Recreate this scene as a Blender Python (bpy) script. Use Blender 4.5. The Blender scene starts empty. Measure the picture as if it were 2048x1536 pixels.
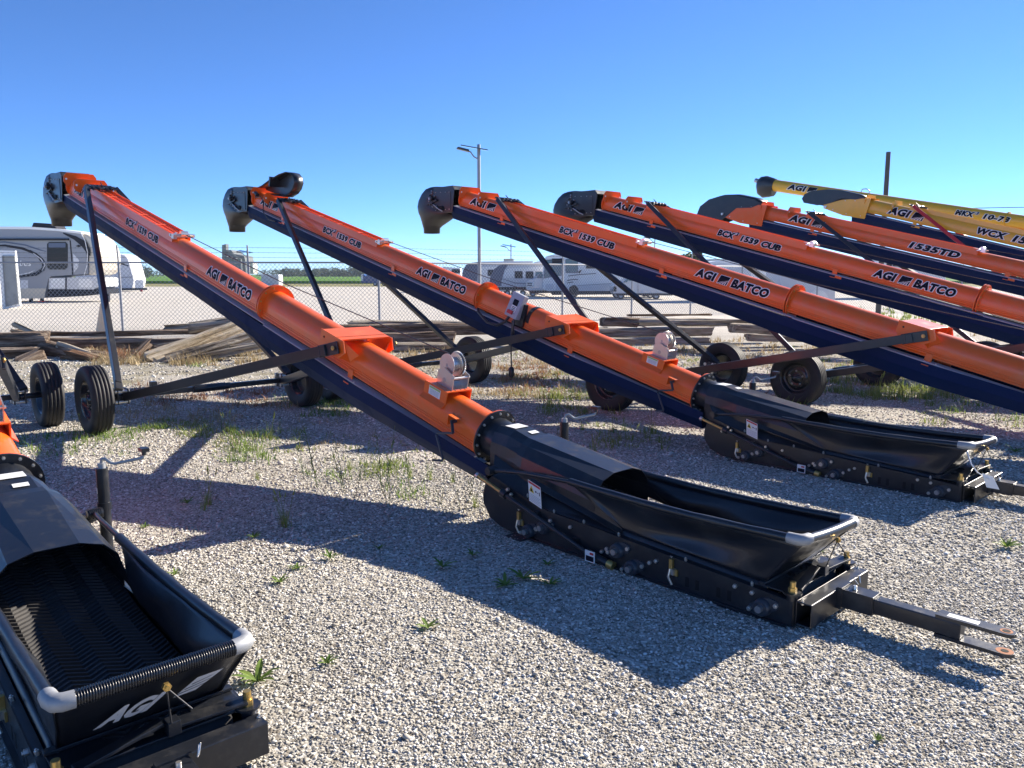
import bpy, bmesh, math, random
import numpy as np
from mathutils import Vector, Matrix, Euler, noise as mnoise

R = math.radians
scene = bpy.context.scene
C = scene.collection

# ------------------------------------------------------------------ camera
F_PX, HOR, CAM_H = 1578.0, 547.6, 1.6          # focal length and horizon in photo pixels, eye height
PITCH = math.atan((768 - HOR) / F_PX)
cam_d = bpy.data.cameras.new('camera'); cam = bpy.data.objects.new('camera', cam_d); C.objects.link(cam)
cam_d.sensor_width = 36; cam_d.lens = F_PX / 2048 * 36
cam_d.clip_start = 0.05; cam_d.clip_end = 6000
cam.location = (0, 0, CAM_H); cam.rotation_euler = (math.pi / 2 - PITCH, 0, 0)
scene.camera = cam

# ------------------------------------------------------------------ sky and sun
SUN_AZ, SUN_EL = 37.0, 26.0                    # azimuth counter-clockwise from +X
world = bpy.data.worlds.new('World'); scene.world = world; world.use_nodes = True
wn = world.node_tree; bgn = wn.nodes['Background']
sky = wn.nodes.new('ShaderNodeTexSky'); sky.sky_type = 'NISHITA'; sky.sun_disc = False
sky.sun_elevation = R(SUN_EL); sky.sun_rotation = R(90 - SUN_AZ)
sky.altitude = 3000; sky.air_density = 0.8; sky.dust_density = 0.0; sky.ozone_density = 9
wn.links.new(sky.outputs[0], bgn.inputs[0]); bgn.inputs[1].default_value = 0.094
sun_d = bpy.data.lights.new('sun', 'SUN'); sun = bpy.data.objects.new('sun', sun_d); C.objects.link(sun)
sun_d.energy = 5.0; sun_d.angle = R(0.5); sun_d.color = (1.0, 0.91, 0.79)
sdir = Vector((math.cos(R(SUN_EL)) * math.cos(R(SUN_AZ)), math.cos(R(SUN_EL)) * math.sin(R(SUN_AZ)), math.sin(R(SUN_EL))))
sun.rotation_euler = (-sdir).to_track_quat('-Z', 'Y').to_euler(); sun.location = (10, 10, 20)
vs = scene.view_settings; vs.view_transform = 'Standard'; vs.look = 'None'; vs.exposure = 1.30; vs.gamma = 1
scene.cycles.max_bounces = 6; scene.cycles.use_denoising = True

# ------------------------------------------------------------------ helpers
def ray(px, py):
    x = (px - 1024) / F_PX; y = -(py - 768) / F_PX
    return Vector((x, math.cos(PITCH) + y * math.sin(PITCH), -math.sin(PITCH) + y * math.cos(PITCH)))
def gnd(px, py, z=0.0):
    r = ray(px, py); t = (z - CAM_H) / r.z
    return Vector((0, 0, CAM_H)) + t * r
def atd(px, py, Y):
    r = ray(px, py); return Vector((0, 0, CAM_H)) + r * (Y / r.y)

def nodes_of(m):
    m.use_nodes = True; return m.node_tree.nodes, m.node_tree.links
def mat(name, col, rough=0.5, metal=0.0, spec=0.5, coat=0.0, var=0.0, vscale=3.0, bump=0.0, bscale=60.0, dirt=None, dscale=6.0, damt=0.5, obj_coords=True):
    m = bpy.data.materials.new(name); n, l = nodes_of(m); b = n['Principled BSDF']
    b.inputs['Base Color'].default_value = (*col, 1); b.inputs['Roughness'].default_value = rough
    b.inputs['Metallic'].default_value = metal; b.inputs['Specular IOR Level'].default_value = spec
    b.inputs['Coat Weight'].default_value = coat; b.inputs['Coat Roughness'].default_value = 0.12
    tc = n.new('ShaderNodeTexCoord'); src = tc.outputs['Object']
    if var > 0 or dirt:
        nz = n.new('ShaderNodeTexNoise'); nz.inputs['Scale'].default_value = vscale; nz.inputs['Detail'].default_value = 6
        l.new(src, nz.inputs['Vector'])
        mx = n.new('ShaderNodeMix'); mx.data_type = 'RGBA'
        lo = tuple(max(0, c * (1 - var)) for c in col); hi = tuple(min(1, c * (1 + var)) for c in col)
        mx.inputs[6].default_value = (*lo, 1); mx.inputs[7].default_value = (*hi, 1)
        l.new(nz.outputs[0], mx.inputs[0]); out = mx.outputs[2]
        if dirt:
            nd = n.new('ShaderNodeTexNoise'); nd.inputs['Scale'].default_value = dscale; nd.inputs['Detail'].default_value = 8; nd.inputs['Roughness'].default_value = 0.7
            l.new(src, nd.inputs['Vector'])
            rp = n.new('ShaderNodeMapRange'); rp.inputs[1].default_value = 0.5; rp.inputs[2].default_value = 0.75; rp.inputs[3].default_value = 0; rp.inputs[4].default_value = damt
            l.new(nd.outputs[0], rp.inputs[0])
            m2 = n.new('ShaderNodeMix'); m2.data_type = 'RGBA'; m2.inputs[7].default_value = (*dirt, 1)
            l.new(rp.outputs[0], m2.inputs[0]); l.new(out, m2.inputs[6]); out = m2.outputs[2]
            ad = n.new('ShaderNodeMath'); ad.operation = 'MULTIPLY_ADD'; ad.inputs[1].default_value = 0.45; ad.inputs[2].default_value = rough
            l.new(rp.outputs[0], ad.inputs[0]); l.new(ad.outputs[0], b.inputs['Roughness'])
        l.new(out, b.inputs['Base Color'])
    if bump > 0:
        nb = n.new('ShaderNodeTexNoise'); nb.inputs['Scale'].default_value = bscale; nb.inputs['Detail'].default_value = 5
        l.new(src, nb.inputs['Vector']); bp = n.new('ShaderNodeBump'); bp.inputs['Strength'].default_value = bump; bp.inputs['Distance'].default_value = 0.01
        l.new(nb.outputs[0], bp.inputs['Height']); l.new(bp.outputs[0], b.inputs['Normal'])
    return m

M = {}
M['orange'] = mat('orange_paint', (0.84, 0.128, 0.009), 0.34, spec=0.45, coat=0.32, var=0.06, vscale=1.5, dirt=(0.56, 0.27, 0.13), dscale=5, damt=0.38, bump=0.02, bscale=14)
M['yellow'] = mat('yellow_paint', (0.80, 0.42, 0.02), 0.32, coat=0.4, var=0.06, vscale=1.5, dirt=(0.4, 0.25, 0.06), damt=0.25)
M['red'] = mat('red_paint', (0.42, 0.012, 0.015), 0.35, coat=0.3, var=0.08)
M['navy'] = mat('navy_steel', (0.001, 0.015, 0.066), 0.6, spec=0.12, coat=0.0, var=0.2, vscale=1.2, dirt=(0.008, 0.02, 0.06), dscale=5, damt=0.5, bump=0.03, bscale=8)
M['black'] = mat('black_paint', (0.011, 0.013, 0.018), 0.36, coat=0.2, var=0.25, vscale=4, dirt=(0.075, 0.07, 0.062), dscale=9, damt=0.45, bump=0.05, bscale=40)
M['strut'] = mat('black_tube_steel', (0.012, 0.015, 0.022), 0.34, coat=0.2, var=0.2, dirt=(0.07, 0.06, 0.05), dscale=7, damt=0.3)
M['rubber'] = mat('rubber_sheet', (0.011, 0.013, 0.018), 0.33, coat=0.15, var=0.3, vscale=3, dirt=(0.05, 0.05, 0.05), dscale=5, damt=0.5, bump=0.12, bscale=18)
M['belt'] = mat('belt_rubber', (0.045, 0.043, 0.042), 0.6, var=0.3, vscale=6, dirt=(0.12, 0.11, 0.1), dscale=8, damt=0.5)
M['tyre'] = mat('tyre_rubber', (0.012, 0.013, 0.016), 0.62, var=0.2, vscale=5, dirt=(0.10, 0.09, 0.075), dscale=9, damt=0.3, bump=0.08, bscale=30)
M['rim'] = mat('wheel_rim_black', (0.012, 0.012, 0.014), 0.22, coat=0.4)
M['galv'] = mat('galvanised_steel', (0.33, 0.34, 0.35), 0.55, metal=0.35, var=0.15, vscale=25, dirt=(0.35, 0.35, 0.35), dscale=30, damt=0.4)
M['zinc'] = mat('zinc_plate', (0.72, 0.68, 0.62), 0.3, metal=0.85, var=0.12, vscale=12)
M['brass'] = mat('yellow_zinc_bolt', (0.62, 0.42, 0.14), 0.35, metal=0.8, var=0.15, vscale=30)
M['steel'] = mat('bare_steel', (0.45, 0.45, 0.46), 0.35, metal=0.8)
M['lip'] = mat('grey_liner', (0.42, 0.44, 0.48), 0.45, metal=0.2, var=0.15, vscale=2)
M['white'] = mat('white_film', (0.78, 0.78, 0.76), 0.4, var=0.03)
M['silver'] = mat('silver_print', (0.62, 0.62, 0.64), 0.4, var=0.08, vscale=10)
M['ink'] = mat('dark_ink', (0.005, 0.007, 0.018), 0.6, spec=0.15)
M['inkred'] = mat('red_ink', (0.55, 0.03, 0.03), 0.4)
M['inkyellow'] = mat('yellow_ink', (0.75, 0.55, 0.03), 0.4)
M['inkgreen'] = mat('green_ink', (0.35, 0.5, 0.1), 0.4)
M['rust'] = mat('surface_rust', (0.34, 0.12, 0.045), 0.8, var=0.35, vscale=60)
M['cable'] = mat('wire_rope', (0.05, 0.05, 0.055), 0.5, metal=0.4)
M['void'] = mat('dark_hole', (0.004, 0.004, 0.005), 0.9)
M['greybox'] = mat('grey_enamel', (0.36, 0.38, 0.42), 0.35, var=0.04)

class MB:
    """collects solid pieces; build() links them as one mesh object"""
    def __init__(s, T=None): s.v = []; s.f = []; s.mi = []; s.sm = []; s.T = T
    def add(s, vs, fs, m=0, smooth=False, T=None):
        o = len(s.v)
        for p in vs:
            p = Vector(p)
            if T is not None: p = T @ p
            if s.T is not None: p = s.T @ p
            s.v.append(p)
        for f in fs: s.f.append(tuple(o + i for i in f)); s.mi.append(m); s.sm.append(smooth)
    def box(s, x0, x1, y0, y1, z0, z1, m=0, T=None):
        v = [(x, y, z) for x in (x0, x1) for y in (y0, y1) for z in (z0, z1)]
        s.add(v, [(0, 1, 3, 2), (4, 6, 7, 5), (0, 4, 5, 1), (2, 3, 7, 6), (0, 2, 6, 4), (1, 5, 7, 3)], m, T=T)
    def bar(s, p0, p1, w, h, up=(0, 0, 1), m=0):
        p0 = Vector(p0); p1 = Vector(p1); d = (p1 - p0).normalized(); u = Vector(up); sd = d.cross(u).normalized(); u = sd.cross(d).normalized()
        v = []
        for p in (p0, p1):
            for a, b in ((-1, -1), (1, -1), (1, 1), (-1, 1)): v.append(p + sd * (a * w / 2) + u * (b * h / 2))
        s.add(v, [(0, 3, 2, 1), (4, 5, 6, 7), (0, 1, 5, 4), (1, 2, 6, 5), (2, 3, 7, 6), (3, 0, 4, 7)], m)
    def tube(s, pts, r, n=10, m=0, cap=True, closed=False, smooth=True):
        pts = [Vector(p) for p in pts]; k = len(pts); rs = r if isinstance(r, (list, tuple)) else [r] * k
        vs = []; up = None
        for i, p in enumerate(pts):
            d = (pts[(i + 1) % k] - pts[i - 1]) if closed else (pts[min(i + 1, k - 1)] - pts[max(i - 1, 0)])
            d.normalize()
            if up is None: up = Vector((0, 0, 1)) if abs(d.z) < 0.9 else Vector((1, 0, 0))
            a = d.cross(up).normalized(); up = a.cross(d).normalized()
            for j in range(n):
                t = 2 * math.pi * j / n; vs.append(p + (a * math.cos(t) + up * math.sin(t)) * rs[i])
        fs = []
        for i in range(k if closed else k - 1):
            for j in range(n):
                a0 = i * n + j; a1 = i * n + (j + 1) % n; b0 = ((i + 1) % k) * n + j; b1 = ((i + 1) % k) * n + (j + 1) % n
                fs.append((a0, a1, b1, b0))
        s.add(vs, fs, m, smooth)
        if cap and not closed:
            s.add(vs[:n], [tuple(range(n))[::-1]], m); s.add(vs[-n:], [tuple(range(n))], m)
    def cyl(s, p0, p1, r, n=16, m=0, smooth=True): s.tube([p0, p1], r, n, m, True, smooth=smooth)
    def prism(s, poly, axis, a, b, m=0):
        """polygon in the two other axes (axis y: (x,z); x: (y,z); z: (x,y)) swept from a to b"""
        k = len(poly); mk = {'x': lambda p, t: (t, p[0], p[1]), 'y': lambda p, t: (p[0], t, p[1]), 'z': lambda p, t: (p[0], p[1], t)}[axis]
        v = [mk(p, a) for p in poly] + [mk(p, b) for p in poly]
        s.add(v, [tuple(range(k)), tuple(range(2 * k - 1, k - 1, -1))] + [(i, i + k, (i + 1) % k + k, (i + 1) % k) for i in range(k)], m)
    def loft(s, secs, m=0, smooth=False, closed=True, cap0=False, cap1=False):
        n = len(secs[0]); v = [p for q in secs for p in q]; f = []
        for i in range(len(secs) - 1):
            for j in range(n if closed else n - 1):
                f.append((i * n + j, i * n + (j + 1) % n, (i + 1) * n + (j + 1) % n, (i + 1) * n + j))
        s.add(v, f, m, smooth)
        if cap0: s.add(secs[0], [tuple(range(n))], m)
        if cap1: s.add(secs[-1], [tuple(range(n))[::-1]], m)
    def ring(s, c, ax, r0, r1, t, n=32, m=0):
        c = Vector(c); ax = Vector(ax).normalized(); u = Vector((0, 0, 1)) if abs(ax.z) < 0.9 else Vector((1, 0, 0)); a = ax.cross(u).normalized(); b = a.cross(ax)
        secs = []
        for j in range(n):
            th = 2 * math.pi * j / n; d = a * math.cos(th) + b * math.sin(th)
            secs.append([c + d * r0 - ax * t / 2, c + d * r1 - ax * t / 2, c + d * r1 + ax * t / 2, c + d * r0 + ax * t / 2])
        secs.append(secs[0]); s.loft(secs, m)
    def bolt(s, c, ax, r=0.012, h=0.01, m=0):
        c = Vector(c); ax = Vector(ax).normalized(); s.tube([c, c + ax * h], r, 6, m, True, smooth=False); s.tube([c + ax * h, c + ax * (h + 0.006)], r * 0.5, 6, m)
    def build(s, name, mats, parent=None, bevel=0, label=None, fix=True, solid=0):
        me = bpy.data.meshes.new(name); me.from_pydata([tuple(p) for p in s.v], [], s.f)
        for mt in (mats if isinstance(mats, (list, tuple)) else [mats]): me.materials.append(mt)
        me.polygons.foreach_set('material_index', s.mi); me.polygons.foreach_set('use_smooth', s.sm)
        if fix and len(s.f) < 60000:
            b = bmesh.new(); b.from_mesh(me); bmesh.ops.remove_doubles(b, verts=b.verts, dist=1e-5) if bevel else None
            bmesh.ops.recalc_face_normals(b, faces=b.faces); b.to_mesh(me); b.free()
        me.update(); o = bpy.data.objects.new(name, me); C.objects.link(o)
        if parent is not None: o.parent = parent
        if label: o['label'] = label
        if solid:
            md = o.modifiers.new('thickness', 'SOLIDIFY'); md.thickness = solid; md.offset = 0
        if bevel:
            md = o.modifiers.new('edges', 'BEVEL'); md.width = bevel; md.segments = 2; md.limit_method = 'ANGLE'; md.angle_limit = R(50)
        return o

def tag(o, label=None, cat=None, group=None, kind=None):
    if label: o['label'] = label
    if cat: o['category'] = cat
    if group: o['group'] = group
    if kind: o['kind'] = kind
    return o
def empty(name, loc=(0, 0, 0), rot=(0, 0, 0)):
    o = bpy.data.objects.new(name, None); C.objects.link(o); o.location = loc; o.rotation_euler = rot; o.empty_display_size = 0.2; return o
def kids(o): return [c for c in bpy.data.objects if c.parent == o]
def copy_tree(o, parent=None):
    c = o.copy(); C.objects.link(c); c.parent = parent
    for ch in kids(o): copy_tree(ch, c)
    return c

# lettering: font outline -> flat mesh in (x along text, y up), sliced so it can wrap round a tube
def text_mesh(body, bold=0.0, shear=0.0, spacing=1.0):
    cu = bpy.data.curves.new('t', 'FONT'); cu.body = body; cu.size = 1.0; cu.offset = bold; cu.shear = shear; cu.space_character = spacing; cu.resolution_u = 3
    ob = bpy.data.objects.new('t', cu); C.objects.link(ob); dg = bpy.context.evaluated_depsgraph_get(); dg.update()
    me = bpy.data.meshes.new_from_object(ob.evaluated_get(dg)); bpy.data.objects.remove(ob); bpy.data.curves.remove(cu)
    vs = [(v.co.x, v.co.y) for v in me.vertices]; fs = [tuple(p.vertices) for p in me.polygons]; bpy.data.meshes.remove(me)
    return vs, fs
def bounds(vs): xs = [p[0] for p in vs]; ys = [p[1] for p in vs]; return min(xs), max(xs), min(ys), max(ys)
def lettering(name, items, fn, parent, step=0.0, label=None):
    """items: (verts2d, faces, material index, offset); fn(u, v, off) -> point; slices faces every step in v"""
    me = bpy.data.meshes.new(name); bm = bmesh.new(); lay = bm.faces.layers.int.new('o')
    for k, (vs, fs, mi, off) in enumerate(items):
        bv = [bm.verts.new((p[0], p[1], off)) for p in vs]
        for f in fs:
            try: bf = bm.faces.new([bv[i] for i in f]); bf.material_index = mi
            except ValueError: pass
    if step:
        ys = [v.co.y for v in bm.verts]; y = min(ys) + step
        while y < max(ys):
            bmesh.ops.bisect_plane(bm, geom=bm.verts[:] + bm.edges[:] + bm.faces[:], plane_co=(0, y, 0), plane_no=(0, 1, 0)); y += step
    for v in bm.verts: v.co = fn(v.co.x, v.co.y, v.co.z)
    bm.to_mesh(me); bm.free()
    for mt in (M['white'], M['ink'], M['silver'], M['inkred']): me.materials.append(mt)
    o = bpy.data.objects.new(name, me); C.objects.link(o); o.parent = parent
    if label: o['label'] = label
    return o
def fit(vs, x0, x1, y0, y1, ref=None):
    a, b, c, d = bounds(ref or vs); return [(x0 + (p[0] - a) / (b - a) * (x1 - x0), y0 + (p[1] - c) / (d - c) * (y1 - y0)) for p in vs]
def word(body, x0, x1, y0, y1, bold=0.060, halo=0.072, shear=0.22):
    """dark word with white halo, both fitted with the same transform"""
    a = text_mesh(body, bold, shear, 1.13); b = text_mesh(body, bold + halo, shear, 1.13); out = []
    out.append((fit(b[0], x0, x1, y0, y1, a[0]), b[1], 0, 0.0015)); out.append((fit(a[0], x0, x1, y0, y1), a[1], 1, 0.003)); return out
def flag(x0, x1, y0, y1, halo=0.006):
    """slanted field emblem: dark block with light furrows running to its corner"""
    sh = (y1 - y0) * 0.28; q = lambda u, v: (x0 + u * (x1 - x0 - sh) + v * sh, y0 + v * (y1 - y0)); o = []
    o.append(([(x0 - halo * 1.3, y0 - halo), (x1 - sh + halo, y0 - halo), (x1 + halo * 1.3, y1 + halo), (x0 + sh - halo, y1 + halo)], [(0, 1, 2, 3)], 0, 0.0016))
    o.append(([q(0, 0), q(1, 0), q(1, 1), q(0, 1)], [(0, 1, 2, 3)], 1, 0.0031))
    for a, b in ((-0.02, 0.10), (0.24, 0.36), (0.50, 0.62), (0.76, 0.86)):
        o.append(([q(a, 0.0), q(b, 0.0), q(b * .45 + .5, 0.38), q(1.0, 0.60), q(1.0, 0.55), q(a * .45 + .46, 0.34)], [(0, 1, 2, 5), (5, 2, 3, 4)], 0, 0.0046))
    return o
# ------------------------------------------------------------------ conveyor
M['bearing'] = mat('bearing_casting', (.035, .042, .055), .4, coat=.2, var=.2)
Z0, INC = 0.507, 0.2567
R_LOW, R_UP = 0.135, 0.122

def profile(r, k=1.0):
    """tube cross-section in (y, n): round above, ribbed skirt below"""
    half = [(r * math.cos(R(a)), r * math.sin(R(a))) for a in range(90, -1, -10)]
    half += [(r, -0.046), (r + .004, -.050), (r + .004, -.058), (r, -.062), (r + .005, -.068), (r + .005, -.078), (r + .001, -.083), (r + .012, -.098), (r + .012, -.106), (r - .012, -.106)]
    return [(y * k, n * k) for y, n in half] + [(-y * k, n * k) for y, n in half[::-1][:-1]]

def wrap_fn(r, s0, tmid, side=1, i=INC, z0=Z0):
    """text (u, v) -> conveyor local; u runs down the tube, v measured along the skin from the tube's mid height"""
    def fn(u, v, off):
        t = v + tmid
        if t < 0: y, n = r + off, t
        else: a = t / r; y, n = (r + off) * math.cos(a), (r + off) * math.sin(a)
        s = s0 - u * side; y *= side
        return Vector((s * math.cos(i) - n * math.sin(i), y, z0 + s * math.sin(i) + n * math.cos(i)))
    return fn

def make_wheel(parent, y, side, x=4.68, r=0.345, w=0.205):
    wh = empty('wheel'); wh.parent = parent; wh.location = (x, y, r - 0.012)
    t = MB(); n = 48; secs = []
    prof = [(0.20, -.36), (0.235, -.47), (0.29, -.5), (0.325, -.46), (0.338, -.38)]
    g = [-.30, -.27, -.25, -.22, -.12, -.10, -.08, -.05, .05, .08, .10, .12, .22, .25, .27, .30]
    for k, yy in enumerate(g): prof.append((0.345 if (k % 4 in (0, 3)) else 0.334, yy))
    prof += [(0.338, .38), (0.325, .46), (0.29, .5), (0.235, .47), (0.20, .36)]
    for j in range(n + 1):
        a = 2 * math.pi * j / n; secs.append([(rr * r / .345 * math.cos(a), yy * w, rr * r / .345 * math.sin(a)) for rr, yy in prof])
    t.loft(secs, smooth=True, closed=False); t.build('tyre', M['tyre'], wh)
    q = MB(); secs = []
    for rr, yy in [(0.205, .36), (0.198, .38), (0.185, .30), (0.178, .12), (0.15, .05), (0.135, .16), (0.10, .20), (0.075, .14), (0.055, .14), (0.05, .32), (0.0, .34)]:
        secs.append((rr, yy))
    L = []
    for j in range(33):
        a = 2 * math.pi * j / 32; L.append([(rr * math.cos(a), yy * w * side, rr * math.sin(a)) for rr, yy in secs])
    q.loft(L, smooth=True, closed=False)
    for j in range(33):
        a = 2 * math.pi * j / 32; L[j] = [(rr * math.cos(a), -yy * w * side, rr * math.sin(a)) for rr, yy in [(0.205, .36), (0.19, .34), (0.18, -.02), (0.16, -.04), (0, -.02)]]
    q.loft(L, smooth=True, closed=False)
    for j in range(5):
        a = 2 * math.pi * j / 5 + .3; q.bolt((0.09 * math.cos(a), .18 * w * side, 0.09 * math.sin(a)), (0, side, 0), 0.011, 0.012, 1)
    q.build('rim', [M['rim'], M['steel']], wh)
    return wh

def make_conveyor(label, paint='orange', strut='strut', words='bcx', hk=1.0, inc=INC, upper=R_UP, lower=R_LOW, head='spout', ribbed=False, extras=(), rimtilt=0.0, rimz=0.40, hopper=True):
    P = M[paint]; root = empty('grain_conveyor'); tag(root, label, 'grain conveyor', 'belt conveyors parked in a row on the gravel')
    ci, si = math.cos(inc), math.sin(inc)
    T = Matrix(((ci, 0, -si, 0), (0, 1, 0, 0), (si, 0, ci, Z0), (0, 0, 0, 1)))    # (s, y, n) -> local
    S = lambda s, y, n: T @ Vector((s, y, n))
    TM = lambda: MB(T)
    # tubes
    def tube(name, s0, s1, r):
        m = TM(); p = profile(r); m.loft([[(s, y, n) for y, n in p] for s in (s0, s1)], smooth=False)
        o = m.build(name, P, root); me = o.data
        for f in me.polygons: f.use_smooth = True
        if hasattr(me, 'set_sharp_from_angle'): me.set_sharp_from_angle(angle=R(28))
        return o
    tube('lower_tube', 0.0, 3.14, lower); tube('upper_tube', 3.14, 9.15, upper)
    m = TM(); m.ring((3.125, 0, 0.0), (1, 0, 0), lower - .005, lower + .055, .012); m.ring((3.155, 0, 0.0), (1, 0, 0), upper - .005, lower + .055, .012)
    for k in range(12):
        a = 2 * math.pi * (k + .5) / 12; m.bolt((3.119, (lower + .035) * math.cos(a), (lower + .035) * math.sin(a)), (-1, 0, 0), .009, .008, 1)
    m.build('joint_flange', [P, M['brass']], root)
    m = TM(); m.ring((9.14, 0, -.005), (1, 0, 0), upper - .01, upper + .045, .012)
    m.build('head_flange', P, root)
    # weld seam band
    m = TM(); m.loft([[(s, y * 1.006, n * 1.006) for y, n in profile(lower)[:10]] for s in (2.35, 2.362)], closed=False)
    m.build('weld_seam', P, root)
    # return trough with light liner on its edge
    m = TM(); pr = [(.165, -.15), (.165, -.245), (.105, -.355), (-.105, -.355), (-.165, -.245), (-.165, -.15)]
    secs = []
    for s in (-.18, 1.5, 3.0, 4.6, 6.1, 7.6, 9.28):
        k = 1.06 if s < 3.05 else 1.0; secs.append([(s, y * k, n * k if s > 0 else n * .8) for y, n in pr])
    m.loft(secs, closed=False)
    m.build('return_trough', M['navy'], root, solid=.006)
    m = TM()
    for sd in (1, -1):
        y0 = .165 * sd; m.prism([(y0 * 1.06, -.158), (y0 * 1.06, -.150), (y0 * .66, -.138), (y0 * .66, -.146)], 'x', -.1, 3.02); m.prism([(y0, -.150), (y0, -.142), (y0 * .62, -.130), (y0 * .62, -.138)], 'x', 3.02, 9.25)
    m.build('trough_liner', M['lip'], root)
    m = TM(); m.box(-.1, 9.25, -.10, .10, -.19, -.184)
    m.build('return_belt', M['belt'], root)
    for s in (1.56, 4.9, 8.05):
        for sd in (1, -1):
            m = TM(); m.box(s - .035, s + .035, .145 * sd - .004, .145 * sd + .004, -.20, -.07); m.box(s - .035, s + .035, min(.14 * sd, .185 * sd), max(.14 * sd, .185 * sd), -.185, -.177)
            m.bolt((s - .09, .165 * sd, -.150), (0, 0, 1), .008, .008, 1); m.box(s - .12, s - .03, .16 * sd - .012, .16 * sd + .012, -.182, -.152)
            m.build('hanger_bracket', [P, M['zinc']], root, bevel=.002)
    # ear plates near the head
    if head == 'spout':
        ears = ((9.08, 0.0), (8.60, 0.0))
    else: ears = ((9.10, 0), (8.55, 0))
    for s, _ in ears:
        m = TM(); w, t = .215, upper + .075
        poly = [(-w, t - .05), (-w + .04, t), (w - .04, t), (w, t - .05), (w, .07), (w - .03, .03), (upper * .995, .0)] + [((upper - .002) * math.cos(R(a)), (upper - .002) * math.sin(R(a))) for a in range(10, 171, 16)] + [(-upper * .995, .0), (-w + .03, .03), (-w, .07)]
        m.prism(poly, 'x', s - .005, s + .005)
        for sd in (1, -1): m.cyl((s - .008, sd * (w - .035), .11), (s + .008, sd * (w - .035), .11), .014, 12, 1)
        m.build('ear_plate', [P, M['white']], root)
    # track rails on top of the upper tube
    m = TM(); s0, s1 = 5.40, 8.25
    for sd in (1, -1):
        m.box(s0, s1, sd * .085 - .018, sd * .085 + .018, upper * .72, upper + .012); m.box(s0, s1, sd * .100 - .004, sd * .100 + .004, upper * .5, upper + .035)
        m.box(s0, s1, sd * .03 - .006, sd * .03 + .006, upper - .004, upper + .012)
    for s in np.arange(s0 + .05, s1, .56): m.box(s, s + .03, -.085, .085, upper + .004, upper + .014)
    m.build('track_rail', P, root, bevel=.002)
    m = TM(); u = upper + .03          # pulley bracket at the low end of the track
    m.box(5.36, 5.42, -.13, .13, u - .02, u - .01); m.cyl((5.39, -.14, u), (5.39, .14, u), .012, 10); m.cyl((5.39, -.06, u + .01), (5.39, .02, u + .01), .035, 16)
    m.bar((5.34, -.12, u), (5.50, -.02, u), .02, .012); m.bar((5.34, .12, u), (5.50, .02, u), .02, .012); m.box(5.30, 5.36, .09, .13, u - .03, u + .02)
    m.build('pulley_bracket', M['zinc'], root)
    m = TM()                               # shuttle carrying the struts
    m.cyl((8.18, -.20, u + .01), (8.18, .20, u + .01), .014, 10); m.cyl((8.06, -.18, u + .015), (8.06, .18, u + .015), .011, 10); m.cyl((8.26, -.16, u + .025), (8.26, .16, u + .025), .010, 8)
    for y in (-.12, -.05, .04, .11):
        m.cyl((8.12, y - .012, u + .015), (8.12, y + .012, u + .015), .033, 14)
        m.bar((8.02, y + .02, u + .02), (8.26, y + .02, u + .02), .012, .03)
    m.bar((8.20, -.18, u + .03), (8.02, .06, u + .03), .012, .012); m.bar((8.08, -.02, u), (8.22, -.01, u + .075), .01, .01)
    m.build('strut_shuttle', M['strut'], root)
    # pivot saddle
    m = TM(); t = lower + .038
    m.prism([(-.215, .01), (-.215, t), (.245, t), (.245, .01), (.225, .01), (.225, t - .012), (-.2, t - .012), (-.2, .01)], 'x', 1.60, 1.88)
    for sd in (1, -1):
        yc = .245 if sd > 0 else -.215; m.prism([(1.52, .085), (1.56, t), (1.90, t), (1.90, .06), (1.72, .02), (1.60, .02)], 'y', yc - .004, yc + .004)
        m.add([(1.56, yc, t), (1.50, sd * lower * .8, .05), (1.60, sd * lower, -.03), (1.60, yc, .02)], [(0, 1, 2, 3)])
        m.bolt((1.84, yc + sd * .004, .12), (0, sd, 0), .010, .003, 1)
    m.box(1.66, 1.66 + .004, -.21, .24, t, t + .002, 2)
    m.build('pivot_bracket', [P, M['void'], M['ink']], root, bevel=.002)
    # lifting arms, struts, axle
    for sd in (1, -1):
        m = MB(); a = S(1.62, .275 * sd, .10); b = Vector((4.74, .90 * sd, .31)); d = (b - a).normalized()
        m.bar(a + d * .10, b, .055, .085, m=0); m.bar(a - d * .03, a + d * .20, .014, .10, m=0); m.bar(a + d * .16, a + d * .17, .062, .092, m=0)
        m.bolt(a + Vector((0, sd * .02, 0)), (0, sd, 0), .020, .012, 1)
        m.build('lift_arm', [M[strut], M['brass']], root, bevel=.003)
        m = MB(); a = S(8.16, .185 * sd, upper + .04); b = Vector((4.70, .93 * sd, .47))
        m.bar(a, b, .062, .062, up=(1, 0, 0)); d = (a - b).normalized(); m.bar(b - d * .10, b + d * .02, .075, .045, up=(1, 0, 0))
        m.build('lift_strut', M[strut], root, bevel=.004)
        make_wheel(root, 1.17 * sd, sd)
    m = MB(); m.bar((4.70, -.93, .335), (4.70, .93, .335), .055, .055); m.cyl((4.70, -.20, .335), (4.70, .16, .335), .043, 20)
    m.cyl((4.70, -.26, .335), (4.70, -.20, .335), .036, 16)
    for sd in (1, -1):
        m.cyl((4.68, .90 * sd, .335), (4.68, 1.12 * sd, .335), .03, 12); m.box(4.62, 4.78, .86 * sd - .006, .86 * sd + .006, .26, .42); m.box(4.62, 4.78, .96 * sd - .006, .96 * sd + .006, .26, .42)
        for x in (4.64, 4.76):
            for z in (.285, .395): m.cyl((x, .845 * sd, z), (x, .985 * sd, z), .016, 8, 1); m.ring((x, .85 * sd, z), (0, 1, 0), .006, .022, .006, 12, 1)
    m.box(4.66, 4.74, .55, .61, .36, .46)
    m.build('axle_beam', [M[strut], M['zinc']], root, bevel=.003)
    # winch saddle, winch, cable
    m = TM(); t = lower + .035
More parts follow.
